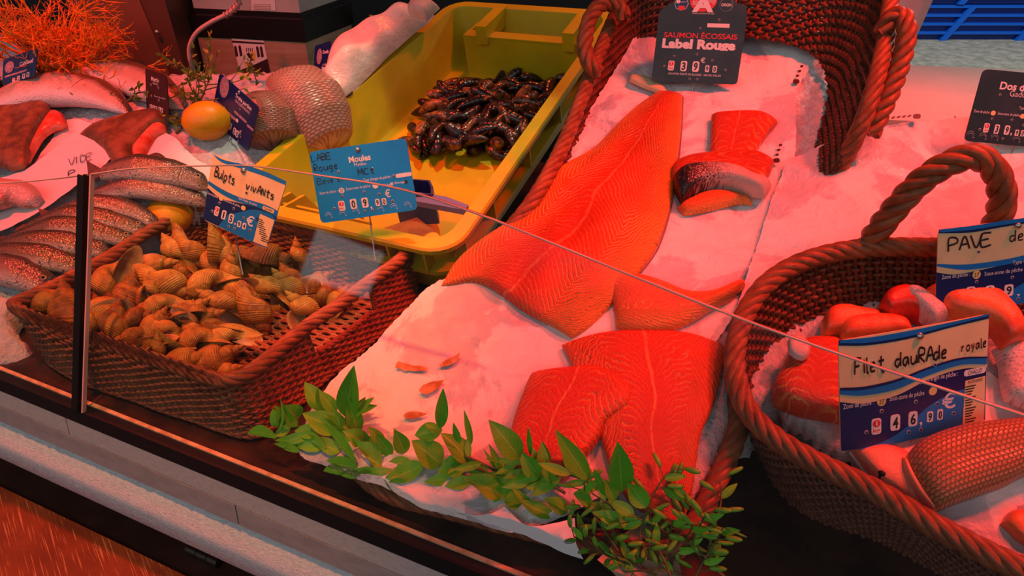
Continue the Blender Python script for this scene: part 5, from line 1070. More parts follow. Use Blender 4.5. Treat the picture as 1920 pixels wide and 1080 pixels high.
    def holes(s, pts, r=2.6):
        for x, y in pts:
            o = s.loc(x, y); a = np.linspace(0, 2*PI, 14, endpoint=False); m = M()
            R = [np.array([s.pt(o[0]+math.cos(q)*r*k/s.ppm, o[1]+math.sin(q)*r*k/s.ppm, h) for q in a]) for k, h in ((1.0, .0002), (.85, .0008), (.6, .0008))]
            m.grid(np.stack(R), None, (False, True)); m.add(R[2]-s.n*0.0003, [tuple(range(14))], mi=1); m.build('eyelet', [S_grey, S_ink], s.root)
    def pin(s, x, y, r=4):
        o = s.loc(x, y); k = r/s.ppm; M().ball(s.pt(*o, 0.001), (k, k, k*.6), 12, 7, [s.ex, s.ey, s.n]).build('rivet', S_pin, s.root)
    def tile(s, ch, cx, cy, w, h, red=False, layer=3):
        """a flip digit: pale tile with its figure as a sub-part"""
        o = s.loc(cx, cy); W_, H_ = w/s.ppm/2, h/s.ppmy/2; pl = s.round([o+(-W_, H_), o+(W_, H_), o+(W_, -H_), o+(-W_, -H_)], min(W_, H_)*.6)
        m = M(); F = [s.pt(x, y, 0.0009) for x, y in pl]; Bk = [s.pt(x, y, 0.0) for x, y in pl]; n_ = len(F)
        m.add(F+Bk, [tuple(range(n_))]+[(i, i+n_, (i+1) % n_+n_, (i+1) % n_) for i in range(n_)])
        t_ = m.build('price_tile', S_tile, s.root, smooth=False)
        m = M()
        def put(ch, x, y, ww, hh, bold, k):
            v, f = text2d(ch, bold); lo, hi = v.min(0), v.max(0); q = (v-(lo+hi)/2)/(hi-lo)*np.array([ww/s.ppm, hh/s.ppmy]); oo = s.loc(x, y); m.add([s.pt(a+oo[0], b+oo[1], k) for a, b in q], f)
        if red:
            dsk = M(); a = np.linspace(0, 2*PI, 18, endpoint=False); oo = o+np.array([0, H_*.38]); dsk.add([s.pt(oo[0]+math.cos(q)*W_*.82, oo[1]+math.sin(q)*H_*.46, 0.0011) for q in a], [tuple(range(18))]); dsk.build('unit_disc', S_red, t_, smooth=False)
            put('kg', cx, cy+h*.27, w*.72, h*.30, 0.02, 0.0012); m.build('unit_figure', S_red, t_, smooth=False)
            m = M(); put('1', cx, cy-h*.20, w*.16, h*.30, 0.02, 0.0014); m.build('unit_digit', S_tile, t_, smooth=False)
        else:
            put(ch, cx, cy, w*(0.30 if ch == '1' else .58), h*.74, 0.025, 0.0012); m.build('digit', S_ink, t_, smooth=False)
    def hand(s, t, x0, y0, ux, sl, uy, mt_=None, w=0.13, layer=4, adv=0.95):
        o = s.loc(x0, y0)
        def fn(x, y): p = o+np.array([ux*x/s.ppm, (uy*y-sl*0*x)/s.ppmy])+np.array([0, sl*ux*x/s.ppm]); return s.pt(p[0], p[1], 0.00022*layer)
        m = pen(t, fn, w, adv)
        if m.v: k = s.acc('handwriting', mt_ or S_ink); k.add(np.vstack(m.v), m.f)
    def fishmark(s, x, y, w, mt_):
        for pts in ([(-.5, .1), (-.2, .5), (.2, .45), (.45, .0), (.3, -.3)], [(-.35, .0), (-.1, .25), (.2, .2), (.35, -.1)], [(.3, -.3), (.5, -.2)]):
            q = catmull(np.c_[np.array(pts, float), np.zeros(len(pts))], 10)[:, :2]*w
            o = s.loc(x, y); a = np.array([s.pt(o[0]+p[0]/s.ppm, o[1]+p[1]/s.ppmy, .00066) for p in q]); b = np.array([s.pt(o[0]+p[0]/s.ppm, o[1]+(p[1]+w*.07)/s.ppmy, .00066) for p in q]); s.acc('fish_print', mt_).grid(np.stack([a, b], 1))
    def done(s):
        for (part, _), (m, mt_) in s.parts.items(): m.build(part, mt_, s.root, smooth=False)
# mussels: bright blue
s = Sign('bright blue tilted mussel price sign in front of the yellow crate', [(579, 285), (761, 259), (783, 393), (602, 419)], 1.18, S_blue, 1.4, spike=0.08)
s.text('Moules', 674.5, 297, 41, 12, S_white, bold=.03); s.text('Mytilus', 676, 308.5, 23, 8, S_white); s.pin(671, 281, 5)
s.hand('LABE', 585, 303, 10, 0, 12); s.hand('Rouge', 590, 322, 10, 0, 13); s.hand('Elevé en', 596, 346, 8, 0, 11, adv=.9); s.hand('MCt', 672, 329, 12, 0, 12)
s.text("Type d'engin de pêche :", 708, 335, 54, 7.5, S_white); s.pill(757, 328, 30, 7.5, S_white)
s.text('Zone de pêche :', 616, 361, 34, 6.5, S_white); s.disc(640.5, 357.5, 5.5, S_white); s.text('27', 640.5, 357.5, 6, 6, S_ink, 4); s.text('Sous-zone de pêche', 672, 352, 46, 7, S_white); s.disc(704, 348, 5.5, S_white)
s.text('Pêche', 725, 347, 14, 5.5, S_white); s.pill(734.5, 345, 6, 6, S_pale, rr=.1); s.text('Elevage', 750, 342.5, 19, 5.5, S_white); s.pill(761, 341, 6, 6, S_ink, rr=.1)
s.tile('', 641, 386, 12, 19, True); s.tile('0', 663, 382.5, 12, 19); s.tile('9', 684.5, 380, 12, 19); s.text(',', 697, 390, 3, 6, S_white); s.tile('9', 708, 379.5, 8, 13); s.tile('0', 720.5, 378, 8, 13); s.text('€', 727, 362.5, 10, 15, S_white, bold=.01)
s.holes([(635, 322.5), (698, 316.5), (738, 330), (642, 368), (683, 360), (711, 364), (736, 377), (684, 396), (699, 394), (627, 391)])
for x, y in ((617, 406), (643, 402), (668, 397.5), (714, 393), (739, 389), (765, 386)): s.fishmark(x, y, 14, S_pale)
s.done()
# whelks: cream and blue
s = Sign('cream and blue hand-lettered whelk price sign standing in the rectangular basket', [(397, 288), (536, 340), (498, 465), (379, 412)], 1.20, S_cream, 1.35, bend=0.35, spike=0.075)
s.strip([(397, 288.5), (420, 300), (460, 309), (500, 323), (536, 340)], [(397, 288.6), (415, 304), (455, 317), (497, 331), (534, 347)], S_mid)
s.strip([(390, 339), (415, 354), (445, 368), (475, 377), (500, 385), (521, 396)], [(389, 345), (413, 362), (443, 377), (475, 386), (500, 396), (518, 408)], S_mid, 2); s.strip([(388, 352), (412, 371), (442, 379), (474, 386), (500, 396), (518, 408)], [(379.5, 411), (402, 421), (430, 434), (456, 446), (480, 457), (498, 465)], S_navy, 1)
s.strip([(428, 402), (450, 398), (475, 393), (505, 400), (516, 412)], [(409, 424), (430, 434), (456, 446), (480, 457), (498, 465)], S_mid, 2)
s.hand('Bulots', 401, 330, 8.6, -0.02, 18, w=.17); s.hand('vivANts', 461, 354, 9.2, 0.0, 15, w=.17)
s.pin(457, 320, 5); s.holes([(419, 341), (462.5, 361.5), (411, 381), (438, 391.5), (457, 409), (429, 425), (439.5, 429), (469, 432), (397, 396)])
s.text('Zone de pêche', 398, 366, 24, 6, S_white); s.disc(414.5, 372, 4.5, S_yel); s.disc(456.5, 390, 4.5, S_yel); s.text('Sous-zone de pêche', 435, 381, 34, 6, S_white); s.text("Type d'engin de pêche", 464, 378, 38, 6, S_white); s.pill(503, 393, 22, 7, S_cream, 4); s.text('CASIER', 503, 393, 17, 4.5, S_ink, 5)
s.tile('', 406.5, 396, 9, 18, True); s.tile('1', 420, 403, 8.5, 17); s.tile('5', 434, 410, 9.5, 18); s.text(',', 441, 420, 3, 5, S_white); s.tile('9', 449, 420, 7, 12); s.tile('4', 458.5, 424, 7, 12); s.text('€', 469.5, 414, 14, 19, S_white, bold=.012)
s.poly([(488, 401), (514, 413), (499, 463), (475, 453)], S_cream, 4, 'allergen_table'); 
for k in range(11): s.pill(487+(11-k)*0.95+1-2, 452-k*4.2+1, 16-(k % 3)*3, 1.6, S_ink, 5, 'allergen_line')
s.done()
# bream: cream and blue in front
s = Sign('cream and blue hand-lettered bream fillet price sign at the front of the round basket', [(1574, 640), (1857, 590), (1849, 797), (1579, 848)], np.linalg.norm(hit(np.array([1715.]), np.array([838.]), S_rc(0.006))[0]-Cp)-0.03, S_cream, 1.38, bend=0.25, spike=0.06)
s.strip([(1574, 639), (1630, 634), (1700, 622), (1780, 606), (1857, 589)], [(1574, 649), (1625, 648), (1700, 636), (1780, 615), (1856, 598)], S_navy); s.strip([(1576, 638.5), (1630, 633), (1700, 621), (1780, 605), (1856, 589)], [(1576, 644), (1625, 643), (1700, 631), (1780, 611), (1856, 593)], S_mid, 2)
s.strip([(1576, 733), (1620, 731), (1680, 716), (1740, 690), (1800, 673), (1853, 670)], [(1576, 741), (1620, 742), (1680, 730), (1740, 704), (1800, 685), (1852, 684)], S_mid, 2); s.strip([(1576, 728), (1620, 725), (1680, 711), (1740, 688), (1800, 671), (1853, 669)], [(1576, 733), (1620, 731), (1680, 716), (1740, 692), (1800, 675), (1853, 672)], S_navy, 3)
s.strip([(1576, 755), (1620, 757), (1680, 742), (1740, 712), (1800, 693), (1852, 690)], [(1579, 847), (1640, 838), (1700, 826), (1760, 813), (1810, 804), (1849, 797)], S_navy, 1)
s.strip([(1660, 838), (1700, 800), (1740, 762), (1790, 735), (1850, 722)], [(1600, 844), (1660, 836), (1710, 824), (1770, 812), (1849, 797)], S_mid, 2)
s.hand('Filet', 1603, 703, 15.5, -0.0, 28, w=.17); s.hand('dauRAde', 1678, 688, 16.2, 0, 26, w=.17, adv=.9); s.hand('royale', 1803, 660, 10, 0.02, 18, w=.18)
s.pin(1724, 630, 7); s.holes([(1656, 697), (1753, 684), (1653, 771), (1717, 753), (1757, 757), (1625, 811), (1703, 810), (1726, 805), (1788, 775)], 4)
s.text('Zone de pêche :', 1610, 760, 56, 12, S_white); s.disc(1653, 753, 8.5, S_yel); s.text('27', 1653, 753, 10, 9, S_ink, 4); s.text('Sous-zone de pêche', 1700, 743, 66, 12, S_white); s.disc(1749, 733, 8, S_yel); s.text("Type d'engin de pêche :", 1758, 708, 78, 12, S_white); s.pill(1829, 697, 44, 12, S_tile, 3); s.text('CHALUT', 1829, 697, 28, 8, S_ink, 4)
s.tile('', 1643, 799.5, 18, 30, True); s.tile('4', 1678, 792, 18, 30); s.tile('6', 1711, 785, 17, 28); s.text(',', 1726, 795, 5, 9, S_white); s.tile('9', 1743, 781, 12, 20); s.tile('0', 1762, 777, 11, 20); s.text('€', 1779, 751, 27, 31, S_white, bold=.012)
s.poly([(1810, 714), (1849, 705), (1846, 797), (1804, 806)], S_cream, 4, 'allergen_table'); s.text('ALLERGENES', 1829, 714, 30, 6, S_ink, 5)
for k in range(15): s.pill(1820-(k % 4)*1.5, 724+k*5.1, 22-(k % 4)*3, 2.2, S_ink, 5, 'allergen_line')
s.done()
# pave: cream and blue, cut by the photo edge
s = Sign('cream and blue hand-lettered pave price sign standing behind the round basket', [(1760, 432), (2024, 396), (2012, 556), (1755, 588)], np.linalg.norm(hit(np.array([1890.]), np.array([560.]), S_rc(0.05))[0]-Cp)-0.03, S_cream, 1.45, bend=0.2, spike=0.09)
s.strip([(1761, 431), (1830, 423), (1900, 412), (2024, 396)], [(1760, 438), (1820, 436), (1890, 424), (2022, 404)], S_navy); s.strip([(1763, 430.5), (1830, 422), (1900, 411), (2024, 396)], [(1762, 436), (1820, 431), (1890, 420), (2022, 401)], S_mid, 2)
s.strip([(1757, 495), (1810, 496), (1880, 487), (1950, 472), (2018, 462)], [(1757, 500), (1810, 506), (1880, 497), (1950, 482), (2018, 472)], S_mid, 2); s.strip([(1756, 511), (1790, 515), (1840, 506), (1920, 488), (2018, 474)], [(1755, 588), (1830, 579), (1900, 570), (1960, 562), (2012, 556)], S_navy, 1); s.strip([(1870, 572), (1890, 550), (1920, 530), (1970, 510), (2015, 500)], [(1850, 577), (1880, 573), (1920, 568), (1970, 561), (2012, 556)], S_mid, 2)
s.hand('PAVE', 1778, 472, 22, 0.02, 24, w=.15); s.hand('de', 1893, 453, 16, 0, 20, w=.14)
s.pin(1908, 423, 7); s.holes([(1835, 472), (1831, 528), (1898, 520), (1885, 562), (1909, 560)], 3.6)
s.text('Zone de pêche :', 1792, 518, 54, 10, S_white); s.disc(1831, 515, 8, S_yel); s.text('27', 1831, 515, 10, 8, S_ink, 4); s.text('Sous-zone de pêche', 1881, 510, 72, 10, S_white); s.text("Type d'engin de pêche", 1938, 488, 80, 10, S_white)
s.tile('', 1820, 550, 17, 26, True); s.tile('2', 1855.5, 546, 17, 22); s.tile('9', 1891, 544, 17, 22); s.text(',', 1909, 553, 6, 5, S_white); s.tile('9', 1930, 545, 12, 18); s.tile('0', 1950, 542, 12, 18); s.done()
# cod: black, at the back right
s = Sign('black cod price sign on the paper mound at the back, cut by the photo edge', [(1844, 129), (2040, 147), (2005, 283), (1807, 264)], np.linalg.norm(hit(np.array([1900.]), np.array([285.]), S_right)[0]-Cp)-0.015, S_dk, 1.42, spike=0.06)
s.text('Dos de cabillaud', 1938, 166, 126, 15, S_white, bold=.03); s.text('Gadus morhua', 1935, 179, 84, 11, S_white)
s.text('Zone de pêche', 1840, 210, 30, 7, S_white); s.disc(1862, 212, 4.8, S_yel); s.text('Sous-zone de pêche', 1891, 215, 42, 7, S_white); s.disc(1917, 218, 4.8, S_yel); s.text("Type d'engin de pêche", 1935, 205, 50, 7, S_white)
s.tile('', 1849, 239.5, 10, 18, True); s.tile('3', 1868.5, 242, 9, 18); s.tile('9', 1887.5, 244, 9.5, 18); s.text(',', 1895, 252, 3, 6, S_white); s.tile('9', 1906, 249, 7, 12); s.tile('0', 1917, 250, 7, 12)
s.holes([(1875, 178), (1860, 223), (1897, 225), (1837, 242.5), (1880, 260), (1919, 235)], 2.6)
for x, y in ((1819, 254), (1842, 257), (1864, 259), (1905, 263)): s.fishmark(x, y, 16, S_grey)
s.done()
# salmon: black board with three round emblems
s = Sign('black salmon price sign with a red oval emblem at the top of the salmon basket', [(1243, -24), (1405, -20), (1381, 158), (1221, 151)], np.linalg.norm(hit(np.array([1300.]), np.array([165.]), S_main)[0]-Cp)-0.01, S_dk, 0.92, spike=0.05, poly=[(1222, 146), (1224, 151), (1230, 152.5), (1374, 158.5), (1380, 157), (1383, 152), (1401, 33), (1399, 10), (1380, 6), (1372, -24), (1268, -26), (1263, 4), (1247, 12), (1236, 22)])
s.text('SAUMON ÉCOSSAIS', 1313, 66, 137, 13, S_red, bold=.012); s.text('Label Rouge', 1309.5, 86, 138, 24, S_tile, bold=.055); s.text('SAUMON ÉLEVÉ EN ÉCOSSE - SALMO SALAR', 1302, 139.5, 100, 5, S_white); s.pill(1347, 48, 41, 7.5, S_tile, rr=.1)
s.tile('', 1258.5, 123, 11.5, 19, True); s.tile('3', 1282, 124, 12, 20); s.tile('9', 1304.5, 125, 12.5, 20); s.text('€', 1318, 113, 9, 10, S_white, bold=.01); s.tile('9', 1326, 129, 7.5, 13); s.tile('0', 1340, 130, 8, 13)
s.disc(1319, 1, 25, S_red, 2, 'red_oval', 28, 21); s.text('A', 1319, 8, 40, 30, S_tile, 4, .05); s.text('label', 1306, 4, 14, 11, S_tile, 3); s.text('rouge', 1335, 4, 15, 9, S_tile, 3); s.text('HOMOLOGATION N°LA 33/90', 1318.5, 25.5, 41, 3, S_white)
s.disc(1278, 7, 13.5, S_pale, 2, 'emblem_ring', 8); s.disc(1278, 7, 12, S_navy, 3, 'emblem_field', 8); s.pill(1278, 15, 12, 8, S_red, 4, 'emblem_flag', .1); s.disc(1272, 3, 4, S_tile, 4, 'emblem_figure', 8); s.text('QUALITY', 1281, 4, 14, 3, S_tile, 4)
s.disc(1362, 9, 12.5, S_grey, 2, 'emblem_ring', 24); s.disc(1362, 9, 11.7, S_dk, 3, 'emblem_field', 24); s.text('ORIGIN', 1362, 9.5, 19, 5.5, S_white, 4, .02)
s.holes([(1348, 37.5), (1312.5, 53.5), (1264, 105.5), (1306.5, 102), (1335.5, 113.5), (1360, 131.5), (1293, 148), (1307, 148.5), (1245, 124)], 2.4); s.done()
# the three boards among the whole fish
s = Sign('narrow dark red price sign between the pale fish and the green sprig', [(272, 128), (312, 142), (316, 220), (275, 211)], 1.62, S_bur, 1.2, spike=0.04)
s.text('Merlu', 291, 149, 15, 8, S_white, bold=.02); s.text('MERLUCCIUS', 292, 157, 10, 4, S_white); s.text('Zone de pêche', 300, 183, 22, 4, S_white)
for k, (x, y) in enumerate(((283.5, 200), (288.5, 202), (293.5, 204), (300, 205), (304, 207))): s.tile('13950'[k], x, y, 4, 9)
s.holes([(283, 159), (297, 165), (284, 180), (298, 188)], 1.4); s.done()
s = Sign('dark blue price sign tilted like a diamond above the lemon', [(412, 136), (486, 202), (465, 285), (395, 221)], 1.52, S_navy, 1.3, spike=0.05)
s.disc(421, 163.5, 10.5, S_shell, 2, 'shell_print', 20, 19); s.text('Truite portion', 456.5, 192, 40, 10, S_white, bold=.03); s.text('ONCORHYNCHUS', 455, 200, 36, 5, S_white)
s.pill(411, 195, 22, 5, S_shell, 2); s.disc(420.5, 203.5, 3.2, S_tile, 3); s.pill(433, 216, 30, 5, S_shell, 2); s.disc(445, 226, 3.2, S_tile, 3); s.pill(451, 219, 32, 5, S_shell, 2); s.pill(469, 239, 16, 5, S_shell, 2)
for k, (x, y) in enumerate(((413.5, 218.5), (423, 227), (432, 236), (440, 246), (445, 251))): s.tile('16950'[k], x, y, 6, 12, k == 0)
s.text('€', 451, 248, 5, 8, S_white); s.pin(449, 173, 3); s.holes([(450, 205), (418, 210), (435, 222), (451, 257), (446, 265), (408, 216)], 1.5); s.done()
s = Sign('dark blue price sign half hidden behind the orange coral sprays', [(6, 112), (70, 90), (66, 142), (4, 160)], 1.85, S_navy, 1.35, spike=0.05)
s.disc(18, 126, 9, S_shell, 2, 'shell_print', 18, 11); s.pill(30, 138, 44, 3.5, S_shell, 2); s.text('Cabillaud', 50, 117, 26, 8, S_white, bold=.02)
for k, (x, y) in enumerate(((26, 151), (35, 147), (45, 143), (53, 140))): s.tile('1290'[k], x, y, 5, 9, k == 0)
s.done()
s = Sign('small dark price sign leaning on the scale behind the breams', [(590, 86), (621, 76), (614, 160), (588, 158)], 1.78, S_navy, 0.75, spike=0.03)
s.disc(599, 106, 5, S_shell, 2, 'shell_print', 16, 15); s.text('Grondin', 611, 97, 11, 7, S_white, bold=.03); s.pill(604, 134, 22, 4, S_shell, 2); s.pill(611, 121, 12, 4, S_shell, 2)
for k, x in enumerate((597.5, 602, 606.5, 611)): s.tile('1145'[k], x, 151-k*.8, 3.4, 10, k == 0)
s.done()
for ch, p in zip('96', M_n96[0]):
    v, f = text2d(ch, 0.03); q = (v-(v.min(0)+v.max(0))/2)*0.022; M().add([p+a*M_n96[1]+b*M_n96[2] for a, b in q], f).build('painted_number', M_num, crate, smooth=False)
# ------------------------------------------------------------------ greenery
def leaf_mat(name, a, b, vein):
    m, t, p = newmat(name); tc = N(t, 'ShaderNodeTexCoord'); sp = N(t, 'ShaderNodeSeparateXYZ'); L(t, tc.outputs['UV'], sp.inputs[0])
    c = ramp(t, noise(t, tc.outputs['Object'], 22, 3), [(0.35, a), (0.66, b)])
    v = math_(t, 'ABSOLUTE', math_(t, 'SUBTRACT', sp.outputs[0], 0.5)); mid = math_(t, 'LESS_THAN', v, 0.028)
    sv = math_(t, 'LESS_THAN', math_(t, 'ABSOLUTE', math_(t, 'SUBTRACT', math_(t, 'FRACT', math_(t, 'MULTIPLY', math_(t, 'SUBTRACT', sp.outputs[1], math_(t, 'MULTIPLY', v, 0.6)), 8.0)), 0.5)), 0.05)
    c = mixc(t, math_(t, 'MULTIPLY', sv, 0.28), c, vein); L(t, mixc(t, math_(t, 'MULTIPLY', mid, 0.6), c, vein), p.inputs['Base Color'])
    dirt = ramp(t, noise(t, tc.outputs['Object'], 34, 5, 0.7), [(0.64, (0, 0, 0)), (0.72, (1, 1, 1))])
    p.inputs['Roughness'].default_value = 0.42; p.inputs['Specular IOR Level'].default_value = 0.4
    bumpn(t, p, sv, 0.15, 0.001); return m
M_leaf = leaf_mat('green_leaf', (0.10, 0.44, 0.006), (0.20, 0.58, 0.012), (0.40, 0.66, 0.06)); M_stem = mat('leaf_stem', (0.13, 0.17, 0.02), 0.5, (0.07, 0.06, 0.02), 60)
M_bud = mat('green_bud', (0.20, 0.50, 0.015), 0.4, (0.11, 0.34, 0.012), 50)
def leaf(m, a, b, wd, nrm, cup=0.18, bow=0.10, nl=10, seed=0):
    """pointed leaf from stalk a to tip b with a folded midrib"""
    a, b = np.asarray(a), np.asarray(b); T = b-a; ln = np.linalg.norm(T); T = T/ln; S = np.cross(nrm, T); S /= np.linalg.norm(S); Nn = np.cross(T, S)
    t = np.linspace(0, 1, nl); w = np.sin(PI*np.clip(t, 0, 1)**0.82)**0.85*wd/2*(1-0.15*t); w[0] = w[-1] = wd*.01
    G = []
    for k, u in enumerate((-1, -.5, 0, .5, 1)):
        G.append(a+np.outer(t*ln, T)+np.outer(w*u, S)+np.outer(np.abs(u)*w*cup*2+bow*ln*np.sin(PI*t)-0.02*ln*t*0, Nn))
    m.grid(np.stack(G), np.stack(np.broadcast_arrays(np.array([0, .25, .5, .75, 1])[:, None], t[None]), -1))
S_g = lambda h: (lambda X, Y: np.maximum(0.30*qof(X, Y)+0.010, np.where((uof(X, Y) > 0.36) & (qof(X, Y) > 0.075), S_main(X, Y)+0.002, 0))+h)
def g3(px, py, h): return hit(np.array([px], float), np.array([py], float), S_g(h))[0]
gar = thing('leaf_garland', 'garland of pointed green leaves along the front of the salmon basket', 'garland', g3(760, 860, 0.0))
m = M()
st_ = [[(505, 830), (560, 800), (640, 815), (720, 850), (800, 870), (880, 875), (940, 900), (1010, 940), (1080, 968), (1150, 985)], [(570, 775), (600, 810), (660, 850), (720, 870)], [(655, 755), (650, 790), (668, 830)], [(640, 830), (700, 850), (790, 868)], [(860, 850), (905, 870), (960, 900), (1020, 930)], [(960, 868), (1010, 895), (1060, 925)], [(1015, 880), (1085, 895), (1130, 925)]]
for q in st_: m.tube(catmull(np.array([g3(x, y, .024) for x, y in q]), 40), 0.0018, 6)
m.build('stem', M_stem, gar)
# stalk x, y -> tip x, y, width in pixels
LV = [(503, 834, 423, 851, 29), (520, 800, 510, 767, 28), (535, 795, 532, 758, 24), (560, 785, 531, 760, 30), (505, 826, 505, 765, 28), (545, 800, 512, 818, 15), (590, 812, 503, 838, 16), (612, 848, 555, 822, 24), (555, 850, 513, 862, 24), (640, 808, 567, 775, 34), (625, 800, 585, 770, 10), (650, 783, 664, 685, 32), (605, 770, 571, 716, 26), (612, 770, 594, 730, 17), (630, 775, 598, 732, 20), (660, 780, 702, 745, 18), (672, 812, 652, 748, 24), (680, 830, 642, 808, 26), (570, 830, 500, 846, 14), (620, 830, 556, 838, 22), (600, 812, 552, 808, 22), (640, 846, 570, 824, 24), (664, 872, 572, 828, 40), (690, 838, 680, 806, 14), (716, 872, 642, 838, 42), (664, 882, 590, 888, 28), (676, 888, 607, 922, 16), (640, 892, 578, 915, 22), (686, 896, 640, 922, 8), (722, 838, 690, 800, 19), (734, 856, 705, 812, 20), (720, 890, 690, 880, 24), (735, 880, 640, 905, 16), (795, 870, 716, 903, 30), (770, 865, 720, 874, 20), (714, 905, 712, 962, 9), (740, 888, 710, 905, 24), (760, 850, 740, 806, 24), (828, 872, 772, 826, 40), (880, 868, 826, 812, 34), (830, 806, 778, 816, 28), (824, 806, 797, 795, 14), (826, 804, 831, 727, 19), (862, 832, 850, 792, 11), (884, 834, 870, 768, 10), (876, 875, 820, 882, 28), (890, 885, 800, 890, 24), (916, 885, 872, 882, 28), (870, 893, 795, 904, 22), (885, 900, 834, 912, 20), (942, 928, 866, 898, 36), (982, 938, 945, 940, 38), (950, 905, 912, 895, 20), (975, 860, 916, 787, 36), (938, 882, 916, 832, 11), (930, 880, 906, 842, 6), (986, 868, 908, 860, 10), (1010, 892, 978, 850, 28), (995, 855, 990, 800, 8), (1070, 890, 1008, 868, 15), (1105, 902, 1040, 806, 28), (1040, 910, 1028, 880, 12), (1166, 922, 1158, 828, 36), (1212, 952, 1178, 905, 28), (1135, 930, 1113, 878, 12), (1152, 940, 1133, 898, 18), (1000, 955, 960, 915, 14), (1040, 968, 975, 938, 22), (1065, 960, 1020, 935, 24), (1110, 945, 1075, 925, 18), (1150, 960, 1090, 945, 20), (1190, 965, 1140, 938, 18), (760, 905, 708, 930, 10), (1180, 985, 1110, 960, 22)]
m = M(); rl = np.random.RandomState(4)
for i, (x0, y0, x1, y1, wp) in enumerate(LV):
    up_ = max(0, (y0-y1))/100; h0 = 0.030+0.014*rl.rand(); a = g3(x0, y0, h0); dist = np.linalg.norm(a-Cp)
    b = g3(x1, y1, h0+0.006+0.055*up_+0.008*rl.rand()) if y1 < y0-18 else g3(x1, y1, max(0.012, h0-0.002))
    vw = Cp-a; vw /= np.linalg.norm(vw); nr = 0.9*vw+0.4*ez+0.22*rl.randn(3); wd = wp*dist/FPX*1.35
    leaf(m, a, b, wd, nr, 0.10+0.12*rl.rand(), 0.05*rl.randn())
SP = [catmull(np.array([g3(x, y, .026) for x, y in q]), 60) for q in st_]
for k in range(74):                                  # smaller leaves filling in along the stems
    P = SP[k % len(SP)]; j = rl.randint(2, 57); T = P[j+2]-P[j-2]; T /= np.linalg.norm(T); vw = (Cp-P[j])/np.linalg.norm(Cp-P[j]); S = np.cross(T, vw); S /= np.linalg.norm(S)
    d = -T*(.3+.7*rl.rand())+S*(1 if rl.rand() < .5 else -1)*(.4+.6*rl.rand())+vw*(.1+.25*rl.rand()); d /= np.linalg.norm(d); L_ = 0.022+0.020*rl.rand()
    a = P[j]+vw*0.003*rl.rand(); leaf(m, a, a+d*L_, L_*(.34+.12*rl.rand()), vw+.35*rl.randn(3), 0.16, 0.05*rl.randn())
m.build('foliage', M_leaf, gar)
# budded sprays at the lower right
spr = thing('bud_spray', 'green spray of small round buds and narrow leaves at the foot of the salmon basket', 'spray', g3(1240, 1040, 0.0))
SB = [[(1380, 1100), (1330, 1050), (1340, 990), (1352, 940), (1350, 905)], [(1300, 1090), (1315, 1060), (1345, 1010), (1355, 990)], [(1260, 1090), (1240, 1040), (1200, 990), (1150, 950), (1110, 925)], [(1230, 1080), (1160, 1040), (1110, 1010), (1078, 990)], [(1240, 1040), (1225, 990), (1218, 950), (1238, 905), (1262, 880)], [(1218, 950), (1200, 1000), (1215, 1040)], [(1235, 915), (1265, 912)], [(1160, 1035), (1130, 990), (1100, 940), (1095, 905)], [(1330, 1050), (1300, 1020), (1325, 960)], [(1260, 1060), (1255, 1010), (1262, 975)], [(1240, 1060), (1285, 1010), (1300, 985)], [(1180, 1060), (1130, 1060), (1070, 1020)], [(1300, 1090), (1250, 1070), (1170, 1072)]]
ms = M(); mbud = M(); ml = M()
for k, q in enumerate(SB):
    P = catmull(np.array([g3(x, y, 0.022+0.014*(j/len(q))+0.01*(k % 3)) for j, (x, y) in enumerate(q)]), 30); ms.tube(P, np.linspace(0.0016, 0.0008, 30), 6)
    for j in range(5, 30, 4):
        T = P[min(29, j+1)]-P[j-1]; T /= np.linalg.norm(T); sd = (1 if (j//4) % 2 else -1); S = np.cross(T, Cp-P[j]); S /= np.linalg.norm(S); d = T*.6+S*sd*.8+ez*.15*rl.randn(); d /= np.linalg.norm(d)
        L_ = 0.010+0.008*rl.rand(); c = P[j]+d*L_; ms.tube(np.array([P[j], c]), 0.0006, 5)
        ax = np.array([S, np.cross(d, S), d]); mbud.ball(c+d*0.005, (0.0056, 0.0050, 0.0078), 9, 7, ax)
    for j in (9, 25):
        T = P[min(29, j+1)]-P[j-1]; T /= np.linalg.norm(T); S = np.cross(T, Cp-P[j]); S /= np.linalg.norm(S); sd = 1 if j % 2 else -1
        leaf(ml, P[j], P[j]+(T*.7+S*sd*.6)*0.026, 0.009, Cp-P[j]+.2*rl.randn(3), .15, .05)
ms.build('stem', M_stem, spr); mbud.build('bud_cluster', M_bud, spr); ml.build('foliage', M_leaf, spr)
